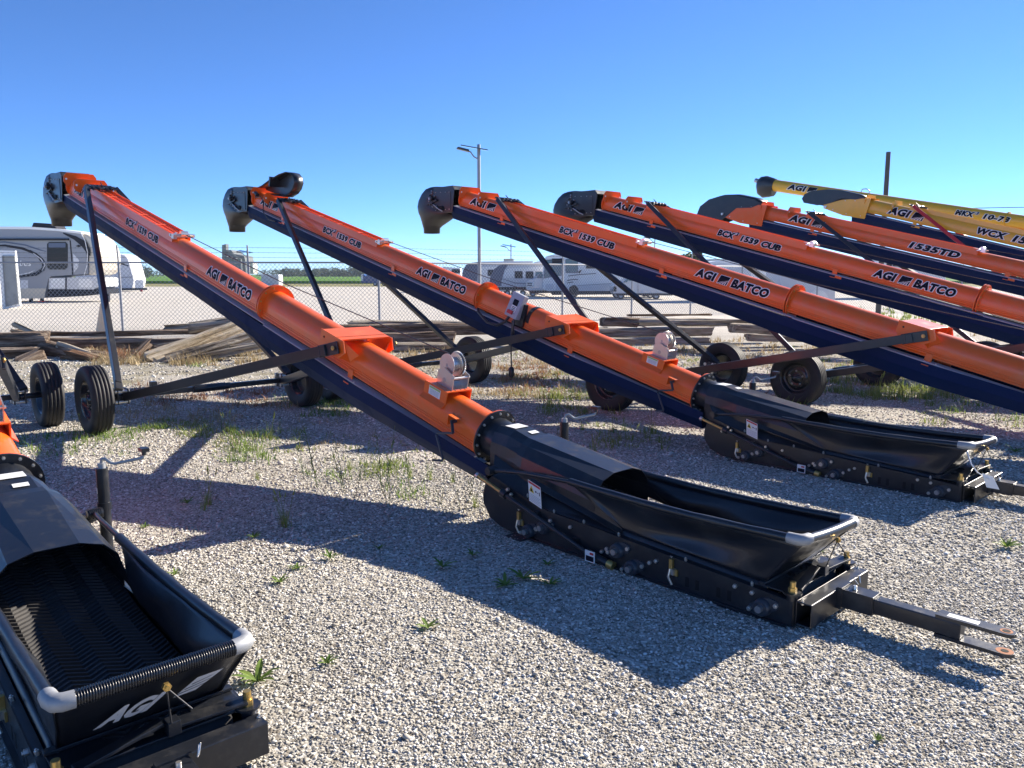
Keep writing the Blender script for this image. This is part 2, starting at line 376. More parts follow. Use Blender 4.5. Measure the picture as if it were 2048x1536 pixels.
    m.prism([(-.115, .08), (-.115, t), (.115, t), (.115, .08), (.150, .05), (.150, .044), (.108, .075), (.105, t - .008), (-.105, t - .008), (-.108, .075), (-.150, .044), (-.150, .05)], 'x', .40, .66)
    for y in (-.06, -.02, .03, .07): m.cyl((.415, y, t - .001), (.415, y, t + .001), .006, 8, 1)
    m.box(.47, .60, .1155, .118, .09, .155, 2); m.box(.475, .595, .118, .119, .140, .152, 3)
    for k in range(5): m.box(.485, .585, .118, .119, .097 + k * .008, .100 + k * .008, 4)
    m.build('winch_mount', [P, M['void'], M['white'], M['inkgreen'], M['greybox']], root)
    w = empty('winch'); w.parent = root
    m = TM()
    for y in (.055, -.085):
        m.prism([(.60, t), (.60, t + .10), (.54, t + .135), (.42, t + .105), (.42, t)], 'y', y - .003, y + .003)
    m.box(.42, .60, -.085, .055, t, t + .005); m.cyl((.435, -.10, t + .085), (.435, .07, t + .085), .009, 12); m.cyl((.52, -.09, t + .045), (.52, .06, t + .045), .018, 14, 1)
    m.build('winch_frame', [M['zinc'], M['steel']], w)
    m = TM(); cx, cz = .54, t + .15
    m.ring((cx, .035, cz), (0, 1, 0), .012, .082, .004, 28); m.ring((cx, -.045, cz), (0, 1, 0), .012, .082, .004, 28); m.cyl((cx, -.045, cz), (cx, .035, cz), .035, 18, 1)
    for k in range(5): m.ring((cx, -.035 + k * .014, cz), (0, 1, 0), .03, .052, .012, 20, 1)
    gp = []
    for k in range(80):
        a = 2 * math.pi * k / 80; rr = .094 if k % 2 else .086; gp.append((cx + rr * math.cos(a), cz + rr * math.sin(a)))
    m.prism(gp, 'y', -.066, -.058)
    m.build('winch_drum', [M['zinc'], M['steel']], w)
    if words != 'short':
        m = MB(); m.tube([S(5.30, -.01, u + .02), S(3.0, -.005, (t + .22 + u) / 2 - .03), S(.58, -.005, t + .22)], .0045, 6); m.build('winch_cable', M['cable'], root)
    # belt crank hung on the side
    m = TM(); m.box(.18, .27, lower + .004, lower + .06, .062, .068); m.box(.262, .268, lower + .004, lower + .06, -.01, .068)
    m.build('crank_holder', P, root, bevel=.002)
    m = TM(); y = lower + .045; m.tube([(.225, y - .03, .03), (.225, y + .012, .03)], .014, 8, 1); m.bar((.22, y + .012, .035), (.17, y + .03, -.03), .018, .014)
    m.tube([(.17, y + .03, -.03), (.31, y + .05, -.085), (.315, y + .05, -.10), (.20, y + .055, -.235), (.195, y + .06, -.245), (.27, y + .085, -.27)], .0085, 8, 1)
    m.build('crank_handle', [M['black'], M['bearing']], root)
    # lettering on both flanks
    for side in (1, -1):
        it = []
        if words in ('bcx', 'short'):
            L = []; L += word('AGI', 0, .40, 0, .115); L += flag(.43, .64, 0, .112)
            lettering('logo_lettering', L, wrap_fn(upper, (8.90 if side == 1 else 8.26), -.044, side, inc), root, .012)
            L = []; L += word('BCX', 0, .30, 0, .092); L += word('3', .30, .355, .058, .115, .03, .07); L += word('1539', .40, .70, 0, .088); L += word('CUB', .75, 1.06, 0, .088)
            lettering('model_lettering', L, wrap_fn(upper, (6.82 if side == 1 else 5.76), -.044, side, inc), root, .012)
            L = []; L += word('AGI', 0, .30, 0, .105); L += flag(.33, .49, 0, .102); L += word('BATCO', .52, 1.02, 0, .105)
            lettering('brand_lettering', L, wrap_fn(upper, (4.42 if side == 1 else 3.40), -.044, side, inc), root, .012)
        elif words == 'td':
            L = []; L += word('AGI', 0, .42, 0, .125); L += flag(.45, .68, 0, .122)
            lettering('logo_lettering', L, wrap_fn(upper, (8.55 if side == 1 else 7.87), -.044, side, inc), root, .012)
            L = word('1535TD', 0, .78, 0, .10)
            lettering('model_lettering', L, wrap_fn(upper, (6.40 if side == 1 else 5.62), -.043, side, inc), root, .012)
        elif words == 'wcx':
            L = []; L += word('AGI', 0, .44, 0, .15); L += flag(.47, .72, 0, .145)
            lettering('logo_lettering', L, wrap_fn(upper, (8.62 if side == 1 else 7.9), -.044, side, inc), root, .012)
            L = word('WCX', 0, .50, 0, .12) + word('15', .60, .84, 0, .12)
            lettering('model_lettering', L, wrap_fn(upper, (6.95 if side == 1 else 5.9), -.042, side, inc), root, .012)
    # head
    if head == 'spout':
        m = MB()
        side = [(8.92, 2.97), (8.97, 3.03), (9.50, 3.045), (9.62, 2.98), (9.60, 2.66), (9.30, 2.615), (8.98, 2.62)]
        for sd in (1, -1): m.prism(side, 'y', sd * .19 - .003, sd * .19 + .003)
        m.box(8.97, 9.50, -.19, .19, 3.03, 3.036); m.add([(8.92, -.19, 2.97), (8.92, .19, 2.97), (8.97, .19, 3.033), (8.97, -.19, 3.033)], [(0, 1, 2, 3)])
        m.add([(9.50, -.19, 3.036), (9.50, .19, 3.036), (9.6, .19, 2.98), (9.6, -.19, 2.98)], [(0, 1, 2, 3)])
        m.box(8.98, 9.40, -.18, .18, 2.62, 2.63)
        m.prism([(9.02, 2.64), (9.02, 2.94), (9.46, 2.97), (9.46, 2.67)], 'y', .193, .199)
        for x in (9.05, 9.15, 9.28, 9.42):
            m.bolt((x, .199, 2.935 + (x - 9) * .06), (0, 1, 0), .007, .005, 1); m.bolt((x, .199, 2.665), (0, 1, 0), .007, .006, 1)
        m.build('head_housing', [M['black'], M['zinc']], root, bevel=.003)
        for sd in (1, -1):  # drive bearing, tensioner and plug cluster on the head
            m = MB(); y = .20 * sd; m.cyl((9.50, y, 2.86), (9.50, y + .06 * sd, 2.86), .045, 16); m.cyl((9.50, y + .05 * sd, 2.86), (9.50, y + .08 * sd, 2.86), .02, 12, 1)
            m.bar((9.36, y + .02 * sd, 2.83), (9.66, y + .02 * sd, 2.78), .02, .03); m.bar((9.54, y + .02 * sd, 2.80), (9.28, y + .02 * sd, 2.67), .025, .022)
            m.tube([(9.44, y + .03 * sd, 2.76), (9.30, y + .03 * sd, 2.68), (9.20, y + .03 * sd, 2.64)], .010, 8, 1)
            m.box(9.55, 9.64, y, y + .035 * sd, 2.88, 2.93) if sd == 1 else None
            for x, z in ((9.56, 2.92), (9.44, 2.90), (9.57, 2.77), (9.40, 2.74), (9.50, 2.73), (9.34, 2.70), (9.60, 2.83), (9.52, 2.99), (9.52, 2.95)): m.bolt((x, y, z), (0, sd, 0), .012, .014, 1)
            for k in range(6): m.box(9.20 + k * .03, 9.205 + k * .03, min(y, y + .02 * sd), max(y, y + .02 * sd), 2.66, 2.72 + .01 * (k % 2))
            m.build('head_bearing', [M['black'], M['steel']], root)
        m = MB(); secs = []
        for z, x0, x1, w, e in [(3.055, 9.42, 9.66, .175, 4), (3.03, 9.40, 9.78, .195, 4), (2.96, 9.42, 9.90, .205, 3.6), (2.86, 9.50, 9.99, .21, 3.4), (2.76, 9.5, 10.03, .21, 3.4), (2.66, 9.28, 10.03, .21, 3.2), (2.60, 9.22, 10.00, .205, 3), (2.52, 9.40, 9.98, .185, 2.6), (2.44, 9.60, 9.965, .155, 2.2), (2.40, 9.665, 9.955, .14, 2), (2.31, 9.68, 9.945, .134, 2)]:
            q = []
            for j in range(40):
                a = 2 * math.pi * j / 40; c, d = math.cos(a), math.sin(a)
                q.append(((x0 + x1) / 2 + (x1 - x0) / 2 * abs(c) ** (2 / e) * (1 if c > 0 else -1), w * abs(d) ** (2 / e) * (1 if d > 0 else -1), z))
            secs.append(q)
        m.loft(secs, smooth=True, cap0=True); m.build('discharge_spout', M['rubber'], root, solid=.008)
    else:
        m = TM()
        for sd in (1, -1): m.prism([(9.0, upper + .02), (9.0, -.24), (9.45, -.27), (9.90, -.22), (9.93, -.16), (9.60, .01), (9.3, .10)], 'y', sd * .19 - .004, sd * .19 + .004)
        m.box(9.0, 9.7, -.19, .19, -.21, -.20); m.add([(9.0, -.19, upper + .02), (9.0, .19, upper + .02), (9.60, .19, .02), (9.60, -.19, .02)], [(0, 1, 2, 3)])
        for x, z in ((9.1, -.2), (9.4, -.22), (9.7, -.2), (9.85, -.16), (9.5, .02), (9.3, .06)): m.bolt((x, .195, z), (0, 1, 0), .010, .006, 1)
        m.cyl((9.86, -.23, -.18), (9.86, .23, -.18), .022, 12, 1); m.build('head_housing', [P, M['zinc']], root)
        m = TM(); secs = []
        for s, n in [(9.12, .15), (9.30, .20), (9.68, .20), (9.98, .14), (10.24, .02), (10.40, -.14), (10.43, -.30), (10.36, -.42)]: secs.append([(s, -.20, n), (s, -.07, n + .025), (s, .07, n + .025), (s, .20, n)])
        secs = [[(a, b, n if i < 1 else .15 + (n - .15) * (hk if n > -.1 else hk)) for a, b, n in q] for i, q in enumerate(secs)]; m.loft(secs, smooth=True, closed=False)
        for sd in (1, -1): m.add([(a, b, .15 + (n - .15) * hk) for a, b, n in [(9.12, .2 * sd, .15), (9.30, .2 * sd, .20), (9.68, .2 * sd, .20), (9.98, .2 * sd, .14), (10.24, .2 * sd, .02), (10.40, .2 * sd, -.14), (10.43, .2 * sd, -.30), (10.36, .2 * sd, -.42), (10.05, .2 * sd, -.40), (9.82, .2 * sd, -.26), (9.60, .2 * sd, -.02), (9.3, .2 * sd, .04)]], [tuple(range(12))])
        m.build('discharge_hood', M['rubber'], root, solid=.008)
    if not hopper: return root
    # ---- intake: inlet throat, hood, boot, belt, canvas
    m = TM(); m.ring((-.012, 0, 0), (1, 0, 0), lower - .005, lower + .05, .010, 36, 0); m.build('tube_flange', P, root)
    m = TM(); m.ring((-.026, 0, 0), (1, 0, 0), lower - .01, lower + .053, .012, 36, 0); m.cyl((-.02, 0, 0), (-.22, 0, -.005), lower + .004, 36, 0)
    for k in range(14):
        a = 2 * math.pi * (k + .5) / 14; m.bolt((-.032, (lower + .034) * math.cos(a), (lower + .034) * math.sin(a)), (-1, 0, 0), .009, .010, 1)
    m.build('inlet_collar', [M['black'], M['zinc']], root)
    def arch(x, w, zl, zm, zt, ft): return [(x, w, zl), (x, w, zm), (x, w * .93, zm + (zt - zm) * .42), (x, w * .72, zm + (zt - zm) * .80), (x, w * ft, zt), (x, -w * ft, zt), (x, -w * .72, zm + (zt - zm) * .80), (x, -w * .93, zm + (zt - zm) * .42), (x, -w, zm), (x, -w, zl)]
    m = MB(); m.loft([arch(-.14, .150, .30, .43, .600, .42), arch(-.30, .172, .26, .42, .592, .42), arch(-.50, .20, .25, .40, .545, .42)], closed=False)
    m.loft([arch(-.44, .212, .25, .41, .566, .45), arch(-.50, .222, .24, .40, .560, .45), arch(-1.13, .250, .20, .320, .462, .34)], closed=False)
    m.build('intake_hood', M['black'], root, solid=.004)
    m = MB(); m.prism([(-.48, .0), (-.60, .0), (-.60, .055), (-.48, .055)], 'z', 0, .001) if False else None
    # stickers lying on the hood top
    def onhood(x, y): return .600 - (.16) * (abs(x) - .16) * .95 if False else None
    def patch(mb, x0, x1, y0, y1, k=0):
        f = (lambda x: .600 - (-.14 - x) * .05 if x > -.30 else .592 - (-.30 - x) * .235) if x0 > -.5 else (lambda x: .566 - (abs(x) - .47) / .66 * .119)
        mb.add([(x0, y0, f(x0) + .007), (x1, y0, f(x1) + .007), (x1, y1, f(x1) + .007), (x0, y1, f(x0) + .007)], [(0, 1, 2, 3)], k)
    for q in ((-.29, -.19, -.060, .060), (-.40, -.36, -.05, .02), (-1.09, -1.03, .02, .085)): m = MB(); patch(m, *q); m.build('sticker', M['white'], root)
    for sd in (1, -1):
        m = MB(); y = .305 * sd      # boot side plate
        out = [(-.335, .335), (-.27, .29), (-.245, .20), (-.25, .14), (-.31, .06), (-.42, .02), (-.56, .008), (-2.35, .006), (-2.35, .128), (-2.10, .145), (-1.73, .165), (-1.30, .19), (-1.05, .203), (-.82, .212), (-.60, .262)]
        m.prism(out, 'y', y - .003, y + .003)
        lip = [(-.335, .335), (-.60, .262), (-.82, .212), (-1.05, .203), (-1.30, .19), (-1.73, .165), (-2.10, .145), (-2.35, .128)]
        m.loft([[(x, y - .003 * sd, z), (x, y - .028 * sd, z + .004), (x, y - .028 * sd, z + .001), (x, y - .003 * sd, z - .003)] for x, z in lip])
        m.bar((-.56, y + .012 * sd, .012), (-2.33, y + .012 * sd, .010), .022, .012)
        for x in (-1.86, -1.80, -2.04, -1.98): m.box(x, x + .022, min(y + .0032 * sd, y + .004 * sd), max(y + .0032 * sd, y + .004 * sd), .035, .085, 1)
        for x, z in lip[1:]: m.bolt((x - .04, y - .01 * sd, z - .002), (0, .25 * sd, 1), .008, .016, 2)
        for x, z in ((-1.27, .10), (-1.235, .075), (-1.0, .16), (-1.56, .10), (-1.60, .12), (-2.15, .115), (-2.06, .12)): m.bolt((x, y + .003 * sd, z), (0, sd, 0), .011, .012, 2)
        m.build('boot_plate', [M['black'], M['void'], M['zinc']], root, bevel=.0015)
        m = MB()                      # sloping side sheet between boot and hood
        A = [(-.335, .30, .335), (-.60, .30, .262), (-.82, .298, .215), (-1.05, .296, .205), (-1.33, .29, .19)]
        B = [(-.20, .165, .43), (-.50, .205, .35), (-.70, .222, .30), (-1.13, .243, .23), (-1.33, .275, .20)]
        m.loft([[(a[0], a[1] * sd, a[2]), (b[0], b[1] * sd, b[2])] for a, b in zip(A, B)], closed=False)
        m.add([(-.62, .262 * sd, .33), (-.60, .222 * sd, .365), (-1.34, .262 * sd, .215), (-1.34, .292 * sd, .20)], [(0, 1, 2, 3)])
        m.add([(-.60, .222 * sd, .365), (-1.14, .245 * sd, .33), (-1.34, .262 * sd, .215)], [(0, 1, 2)])
        m.build('side_sheet', M['black'], root, solid=.004)
        for x, z in ((-.673, .060), (-.80, .115), (-1.354, .115), (-1.453, .045), (-2.21, .065)):      # bearings
            m = MB(); yy = y + .003 * sd; fl = []
            for j in range(24):
                a = 2 * math.pi * j / 24; fl.append((x + .078 * math.cos(a) * (1 if abs(math.cos(a)) > .8 else .8), z + .042 * math.sin(a) - .35 * .078 * math.cos(a)))
            m.prism(fl, 'y', min(yy, yy + .010 * sd), max(yy, yy + .010 * sd)); m.tube([(x, yy, z), (x, yy + .032 * sd, z), (x, yy + .036 * sd, z)], [.043, .040, .034], 20)
            m.ring((x, yy + .036 * sd, z), (0, 1, 0), .026, .032, .006, 20); m.tube([(x, yy + .03 * sd, z), (x, yy + .058 * sd, z)], .0165, 16, 1)
            for q in (-1, 1): m.bolt((x + q * .066, yy + .010 * sd, z - q * .026), (0, sd, 0), .0115, .012, 2)
            m.build('bearing', [M['bearing'], M['steel'], M['zinc']], root)
        for x, z in ((-.585, .12), (-1.70, .12)):
            m = MB(); yy = y + .004 * sd
            m.box(x - .010, x + .010, min(yy, yy + .018 * sd), max(yy, yy + .018 * sd), z - .02, z + .04, 0); m.box(x - .024, x - .008, min(yy, yy + .026 * sd), max(yy, yy + .026 * sd), z - .038, z - .008, 1)
            m.box(x - .036, x + .004, min(yy, yy + .008 * sd), max(yy, yy + .008 * sd), z - .045, z - .012, 0); m.tube([(x, yy + .02 * sd, z - .01), (x + .004, yy + .03 * sd, z - .05), (x - .012, yy + .02 * sd, z - .09)], .007, 6, 1)
            m.tube([(x, yy + .012 * sd, z + .05), (x + .008, yy + .012 * sd, z + .055), (x - .008, yy + .012 * sd, z + .055), (x, yy + .012 * sd, z + .05)], .003, 6, 1)
            m.build('toggle_latch', [M['brass'], M['zinc']], root)
    m = MB(); y = .325                 # long adjusting rod on the near flank
    m.tube([(-.235, y + .02, .325), (-.47, y + .02, .258)], .011, 10, 2); m.tube([(-.46, y + .02, .262), (-1.15, y + .02, .060)], .0135, 12, 0); m.tube([(-.225, y + .02, .328), (-.245, y + .02, .322)], .019, 10, 1)
    m.tube([(-.46, y + .02, .262), (-.50, y + .02, .250)], .026, 12, 0); m.tube([(-1.15, y + .02, .060), (-1.30, y + .01, .03)], .022, 12, 0); m.tube([(-1.30, y + .01, .03), (-1.34, y + .01, .025)], .024, 12, 2)
    for x, z in ((-.48, .25), (-.74, .18), (-1.05, .09)): m.box(x - .02, x + .02, y - .02, y + .008, z - .02, z + .02, 0)
    for x, z in ((-.50, .285), (-.44, .24), (-.53, .26), (-.86, .17)): m.bolt((x, y, z), (0, 1, 0), .011, .014, 1)
    m.build('adjusting_rod', [M['black'], M['zinc'], M['brass']], root)
    m = MB(); m.box(-1.235, -1.165, y + .045, y + .047, .020, .085, 0); m.box(-1.228, -1.172, y + .047, y + .048, .026, .055, 1); m.box(-1.226, -1.20, y + .047, y + .048, .064, .076, 2)
    m.build('maker_plate', [M['white'], M['ink'], M['inkred']], root)
    # warning sticker on the side sheet
    m = MB(); q = lambda u, v: (-.665 - .105 * u - .0 * v, .322 - .012 * (1 - v), .245 + .135 * v - .030 * u)
    def quad(u0, u1, v0, v1, mi, k): m.add([tuple(Vector(q(u, v)) + Vector((0, k * .0012, 0))) for u, v in ((u0, v0), (u1, v0), (u1, v1), (u0, v1))], [(0, 1, 2, 3)], mi)
    quad(0, 1, 0, 1, 0, 0); quad(.04, .96, .87, .97, 1, 1); m.add([tuple(Vector(q(u, v)) + Vector((0, .0013, 0))) for u, v in ((.06, .5), (.46, .5), (.26, .82))], [(0, 1, 2)], 2)
    m.add([tuple(Vector(q(u, v)) + Vector((0, .0024, 0))) for u, v in ((.17, .54), (.36, .54), (.30, .66), (.2, .68))], [(0, 1, 2, 3)], 3)
    quad(.55, .66, .60, .68, 3, 1); quad(.72, .80, .62, .66, 3, 1); quad(.86, .92, .55, .72, 3, 1)
    for k in range(5): quad(.06, .94 - .1 * (k % 2), .08 + k * .075, .10 + k * .075, 4, 1)
    m.build('warning_sticker', [M['white'], M['inkred'], M['inkyellow'], M['ink'], M['greybox']], root)
    # closing skin at the back of the boot and its floor
    m = MB(); bk = [(-.335, .335), (-.27, .29), (-.245, .20), (-.25, .14), (-.31, .06), (-.42, .02), (-.56, .008), (-2.30, .008)]
    m.loft([[(x, -.30, z), (x, .30, z)] for x, z in bk], closed=False); m.build('boot_skin', M['black'], root, solid=.004)
    m = MB(); m.box(-2.10, -1.98, -.34, .34, -.002, .008); m.box(-.66, -.52, -.38, .38, -.004, .006); m.build('skid_plate', M['black'], root)
    # belt and its chevron ribs
    def bz(x): return .140 + (x + 2.2) * .062 if x < -1.35 else .1927 + (x + 1.35) * .15
    m = MB(); xs = [-2.315, -2.30, -2.27] + list(np.linspace(-2.2, -.35, 12)); secs = []
    for x in xs:
        z = .08 if x < -2.31 else (.122 if x < -2.29 else bz(x)); secs.append([(x, -.245, z), (x, .245, z)])
    m.loft(secs, closed=False, smooth=True)
    nx = 60
    for k in range(nx):
        x = -2.265 + k * .031; cols = 8; w = .48 / cols
        for c in range(cols):
            ya = -.24 + c * w; yb = ya + w; dx = .044 * (1 if c % 2 else -1); xa, xb = x - dx / 2, x + dx / 2; z = bz(x)
            v = [(xa - .007, ya, z), (xa + .007, ya, z), (xb + .007, yb, z), (xb - .007, yb, z), (xa - .005, ya, z + .009), (xa + .005, ya, z + .009), (xb + .005, yb, z + .009), (xb - .005, yb, z + .009)]
            m.add(v, [(4, 5, 6, 7), (0, 4, 7, 3), (1, 2, 6, 5)])
    m.build('chevron_belt', M['belt'], root, fix=False)
    # canvas hopper and pipe rim
    rz = lambda x, y: rimz + rimtilt * y / .3
    hw = .285
    for sd in (1, -1):
        m = MB(); secs = []; nu, nv = 34, 9
        for a in range(nu + 1):
            u = a / nu; q = []
            tx = -.98 + u * (-2.378 + .98); top = Vector((tx, hw * sd, rz(tx, hw * sd) - .012 - .016 * math.sin(math.pi * u))); bx = -1.33 + u * (-2.180 + 1.33); bot = Vector((bx, .252 * sd, bz(bx) + .012))
            for b in range(nv + 1):
                v = b / nv; p = top.lerp(bot, v); sag = math.sin(math.pi * v) * (.040 + .018 * math.sin(u * 9 + v * 3 + sd)) * (math.sin(math.pi * min(1, max(0, u))) ** .4 if 0 < u < 1 else 0)
                fold = .006 * math.sin(u * 26 + v * 7) * v * (1 - v) * 4 * max(0, u - .55)
                p.y -= sd * (sag - fold); q.append(p)
            secs.append(q)
        m.loft(secs, closed=False, smooth=True)
        m.loft([[(x, .250 * sd, bz(x) + .02), (x, .262 * sd, bz(x) + .012), (x, .285 * sd, bz(x) - .045)] for x in np.linspace(-1.25, -2.2, 12)], closed=False, smooth=True)
        m.build('hopper_side', [M['rubber'], M['steel']], root, solid=.005)
    m = MB(); secs = []
    for a in range(17):
        u = a / 16 * 2 - 1; q = []
        for b in range(9):
            v = b / 8; t = Vector((-2.37, u * hw, rz(-2.37, u * hw) - .01)); bo = Vector((-2.165, u * .252, .152)); p = t.lerp(bo, v); p.x += -.018 * math.sin(math.pi * v) * (1 - u * u) + .010 * math.sin(u * 14 + v * 5) * v * (1 - v); q.append(p)
        secs.append(q)
    m.loft(secs, closed=False, smooth=True); m.build('hopper_front', M['rubber'], root, solid=.005)
    def front_fn(u, v, off):
        u = -u; t = Vector((-2.37, u, rz(-2.37, 0) - .01)); bo = Vector((-2.165, u * .252 / hw, .152)); k = 1 - v / .31; p = t.lerp(bo, k)
        return p + Vector((-.024 - off - .008 * math.sin(math.pi * k), 0, -.012))
    a1 = text_mesh('AGI', .05, .75); w1 = fit(a1[0], -.03, .19, -.01, .09); fl = flag(.20, .33, 0, .085)[1:2] + [(v, f, 3, o) for v, f, mm, o in []]
    L = [([(-.155 + x, y + .135 + x * .05) for x, y in w1], a1[1], 2, .001)]
    fx = [(.215, 0), (.290, 0), (.360, .09), (.275, .09)]; L.append(([(-.155 + x, y + .15 + x * .05) for x, y in fx], [(0, 1, 2, 3)], 2, .001))
    for k in range(3):
        yy = .012 + k * .02; fx = [(.225 + k * .02, yy), (.325, yy + .018), (.335, yy + .022), (.225 + k * .02, yy + .005)]; L.append(([(-.155 + x, y + .15 + x * .05) for x, y in fx], [(0, 1, 2, 3)], 1, .002))
    lettering('front_lettering', L, front_fn, root, .02)
    for sd in (1, -1):
        m = MB(); pts = [(x, hw * sd, rz(x, hw * sd) - .016 * math.sin(math.pi * (-.98 - x) / 1.365 if x < -.98 else 0)) for x in np.linspace(-2.315, -.97, 14)]
        rr = [.021 + .0015 * math.sin(k * 2.1) for k in range(14)]; m.tube(pts, rr, 14)
        m.build('rim_sleeve', M['rubber'], root)
        m = MB(); zc = rz(-.9, hw * sd); m.tube([(-1.0, hw * sd, zc), (-.62, .305 * sd, zc - .012), (-.36, .335 * sd, zc - .035)], .0125, 10); m.cyl((-.36, .30 * sd, zc - .037), (-.36, .375 * sd, zc - .037), .024, 14)
        for k in range(7): m.ring((-.36, (.31 + k * .009) * sd, zc - .037), (0, 1, 0), .018, .029, .005, 14)
        m.build('rim_arm', M['black'], root)
        m = MB(); z = rz(-2.34, hw * sd); m.tube([(-2.30, hw * sd, z), (-2.335, hw * sd, z), (-2.358, (hw - .006) * sd, z), (-2.370, (hw - .024) * sd, z), (-2.373, (hw - .055) * sd, z)], [.0255, .027, .0275, .0275, .0265], 14); m.build('rim_elbow', M['galv'], root)
    m = MB(); zl, zr = rz(0, hw - .05), rz(0, -hw + .05)
    if ribbed:
        n = 62; pts = []; rr = []
        for k in range(n * 4 + 1):
            t = k / (n * 4); pts.append((-2.373, (hw - .05) * (1 - 2 * t), zl + (zr - zl) * t)); rr.append(.0205 + (.0055 if k % 4 in (1, 2) else 0))
        m.tube(pts, rr, 16, smooth=True)
    else: m.tube([(-2.373, (hw - .05) * (1 - 2 * t), zl + (zr - zl) * t - .006 * math.sin(math.pi * t)) for t in np.linspace(0, 1, 9)], .024, 14)
    m.build('rim_front_sleeve', M['rubber'], root)
    m = MB(); m.tube([(-2.40, -.01, rimz - .045), (-2.345, -.035, .21), (-2.33, -.04, .165)], .0028, 6, 1); m.bolt((-2.398, -.01, rimz - .04), (-1, 0, 0), .014, .012, 0); m.tube([(-2.40, -.01, rimz - .045), (-2.42, -.075, rimz - .13)], .0028, 6, 1)
    m.build('rim_tether', [M['brass'], M['cable']], root)
    # nose: belt guard plates, tension bolts, cross channel
    m = MB(); m.prism([(-2.16, -.285), (-2.16, -.15), (-2.24, -.13), (-2.24, .12), (-2.16, .14), (-2.16, .285), (-2.33, .285), (-2.33, -.285)], 'z', .150, .158)
    m.bar((-2.335, .24, .165), (-2.30, -.02, .195), .045, .012); m.bar((-2.335, -.28, .185), (-2.30, -.04, .175), .06, .010); m.box(-2.345, -2.30, -.065, -.025, .158, .205); m.box(-2.20, -2.17, -.29, .29, .16, .172)
    m.prism([(-2.12, -.30), (-2.14, -.30), (-2.14, -.14), (-2.12, -.14)], 'z', .158, .185)
    m.build('nose_guard', M['black'], root, bevel=.002)
    for sd in (1, -1):
        m = MB(); m.cyl((-2.335, .285 * sd, .0), (-2.335, .285 * sd, .158), .024, 14, 1); m.cyl((-2.335, .285 * sd, .158), (-2.335, .285 * sd, .166), .042, 18, 1)
        m.tube([(-2.335, .285 * sd, .166), (-2.335, .285 * sd, .188)], .020, 6, smooth=False); m.tube([(-2.335, .285 * sd, .188), (-2.335, .285 * sd, .216)], .0135, 12)
        m.build('tension_bolt', [M['brass'], M['black']], root)
    m = MB(); L = .308; t = .006
    m.box(-2.44, -2.44 + t, -L, L, .030, .140); m.box(-2.37, -2.37 + t, -L, L, .030, .140); m.box(-2.438, -2.37, -L, L, .134, .1405); m.box(-2.438, -2.37, -L, L, .0295, .036)
    m.box(-2.36, -2.26, -.31, .31, .004, .012); m.build('nose_channel', M['black'], root, bevel=.003)
    m = MB()
    m.box(-2.60, -2.43, -.044, .044, .060, .148); m.box(-2.462, -2.44, -.054, .054, .052, .156, 1); m.cyl((-2.50, -.0, .165), (-2.50, 0, .03), .009, 10, 2)
    m.tube([(-2.50, -.06, .16), (-2.49, -.07, .19), (-2.46, -.075, .17), (-2.49, -.06, .15)], .003, 6, 2)
    m.build('hitch_receiver', [M['black'], M['black'], M['zinc']], root, bevel=.004)
    m = MB(); m.box(-2.96, -2.58, -.034, .034, .068, .138); m.build('tow_bar', M['black'], root, bevel=.005)
    m = MB()
    for z0, z1, k in ((.1385, .154, 1), (.052, .0675, 0)):
        pl = [(-2.86, -.036), (-2.86, .036)] + [(-3.12 - .036 * math.sin(R(a)), .036 * math.cos(R(a))) for a in range(0, 181, 15)]
        pl = [(-2.86, -.036), (-2.86, .036)] + [(-3.12 - .036 * math.cos(R(a)), -.036 * math.sin(R(a))) for a in range(-90, 91, 15)]
        m.prism(pl, 'z', z0, z1); m.cyl((-3.12, 0, z1 - .001), (-3.12, 0, z1 + .0008), .033 if k == 0 else .024, 18, 1); m.cyl((-3.12, 0, z1 - .001), (-3.12, 0, z1 + .0018), .015, 16, 2)
    m.box(-3.02, -2.90, -.018, .022, .1545, .1552, 3); m.build('clevis', [M['black'], M['rust'], M['void'], M['white']], root, bevel=.002)
    # parking jack on the far flank
    j = empty('parking_jack'); j.parent = root
    m = MB(); x, y = -.30, -.40; m.cyl((x, y, .02), (x, y, .585), .030, 18); m.cyl((x, y, .0), (x, y, .02), .055, 18); m.bar((x, y, .36), (x - .02, -.30, .33), .05, .05); m.cyl((x, y, .40), (x, y, .36), .036, 18)
    m.box(x - .0045, x + .0045, y + .0295, y + .0315, .45, .48, 1) ; m.build('jack_tube', [M['black'], M['white']], j)
    m = MB(); m.cyl((x, y, .585), (x, y, .61), .020, 14); m.tube([(x, y, .60), (x - .01, y, .635), (x - .03, y - .01, .64), (x - .05, y - .035, .615), (x - .06, y - .05, .61), (x - .13, y - .17, .635), (x - .135, y - .175, .66), (x - .135, y - .175, .675)], .0085, 10)
    m.build('jack_handle', M['galv'], j)
    m = MB(); m.box(x - .165, x - .105, y - .195, y - .155, .672, .690); m.cyl((x - .135, y - .175, .65), (x - .135, y - .175, .675), .012, 8); m.build('jack_grip', M['black'], j)
    return root

def place(o, X, Y, ph, dinc=0.0): o.location = (X, Y, 0); o.rotation_euler = (0, -dinc, ph); return o

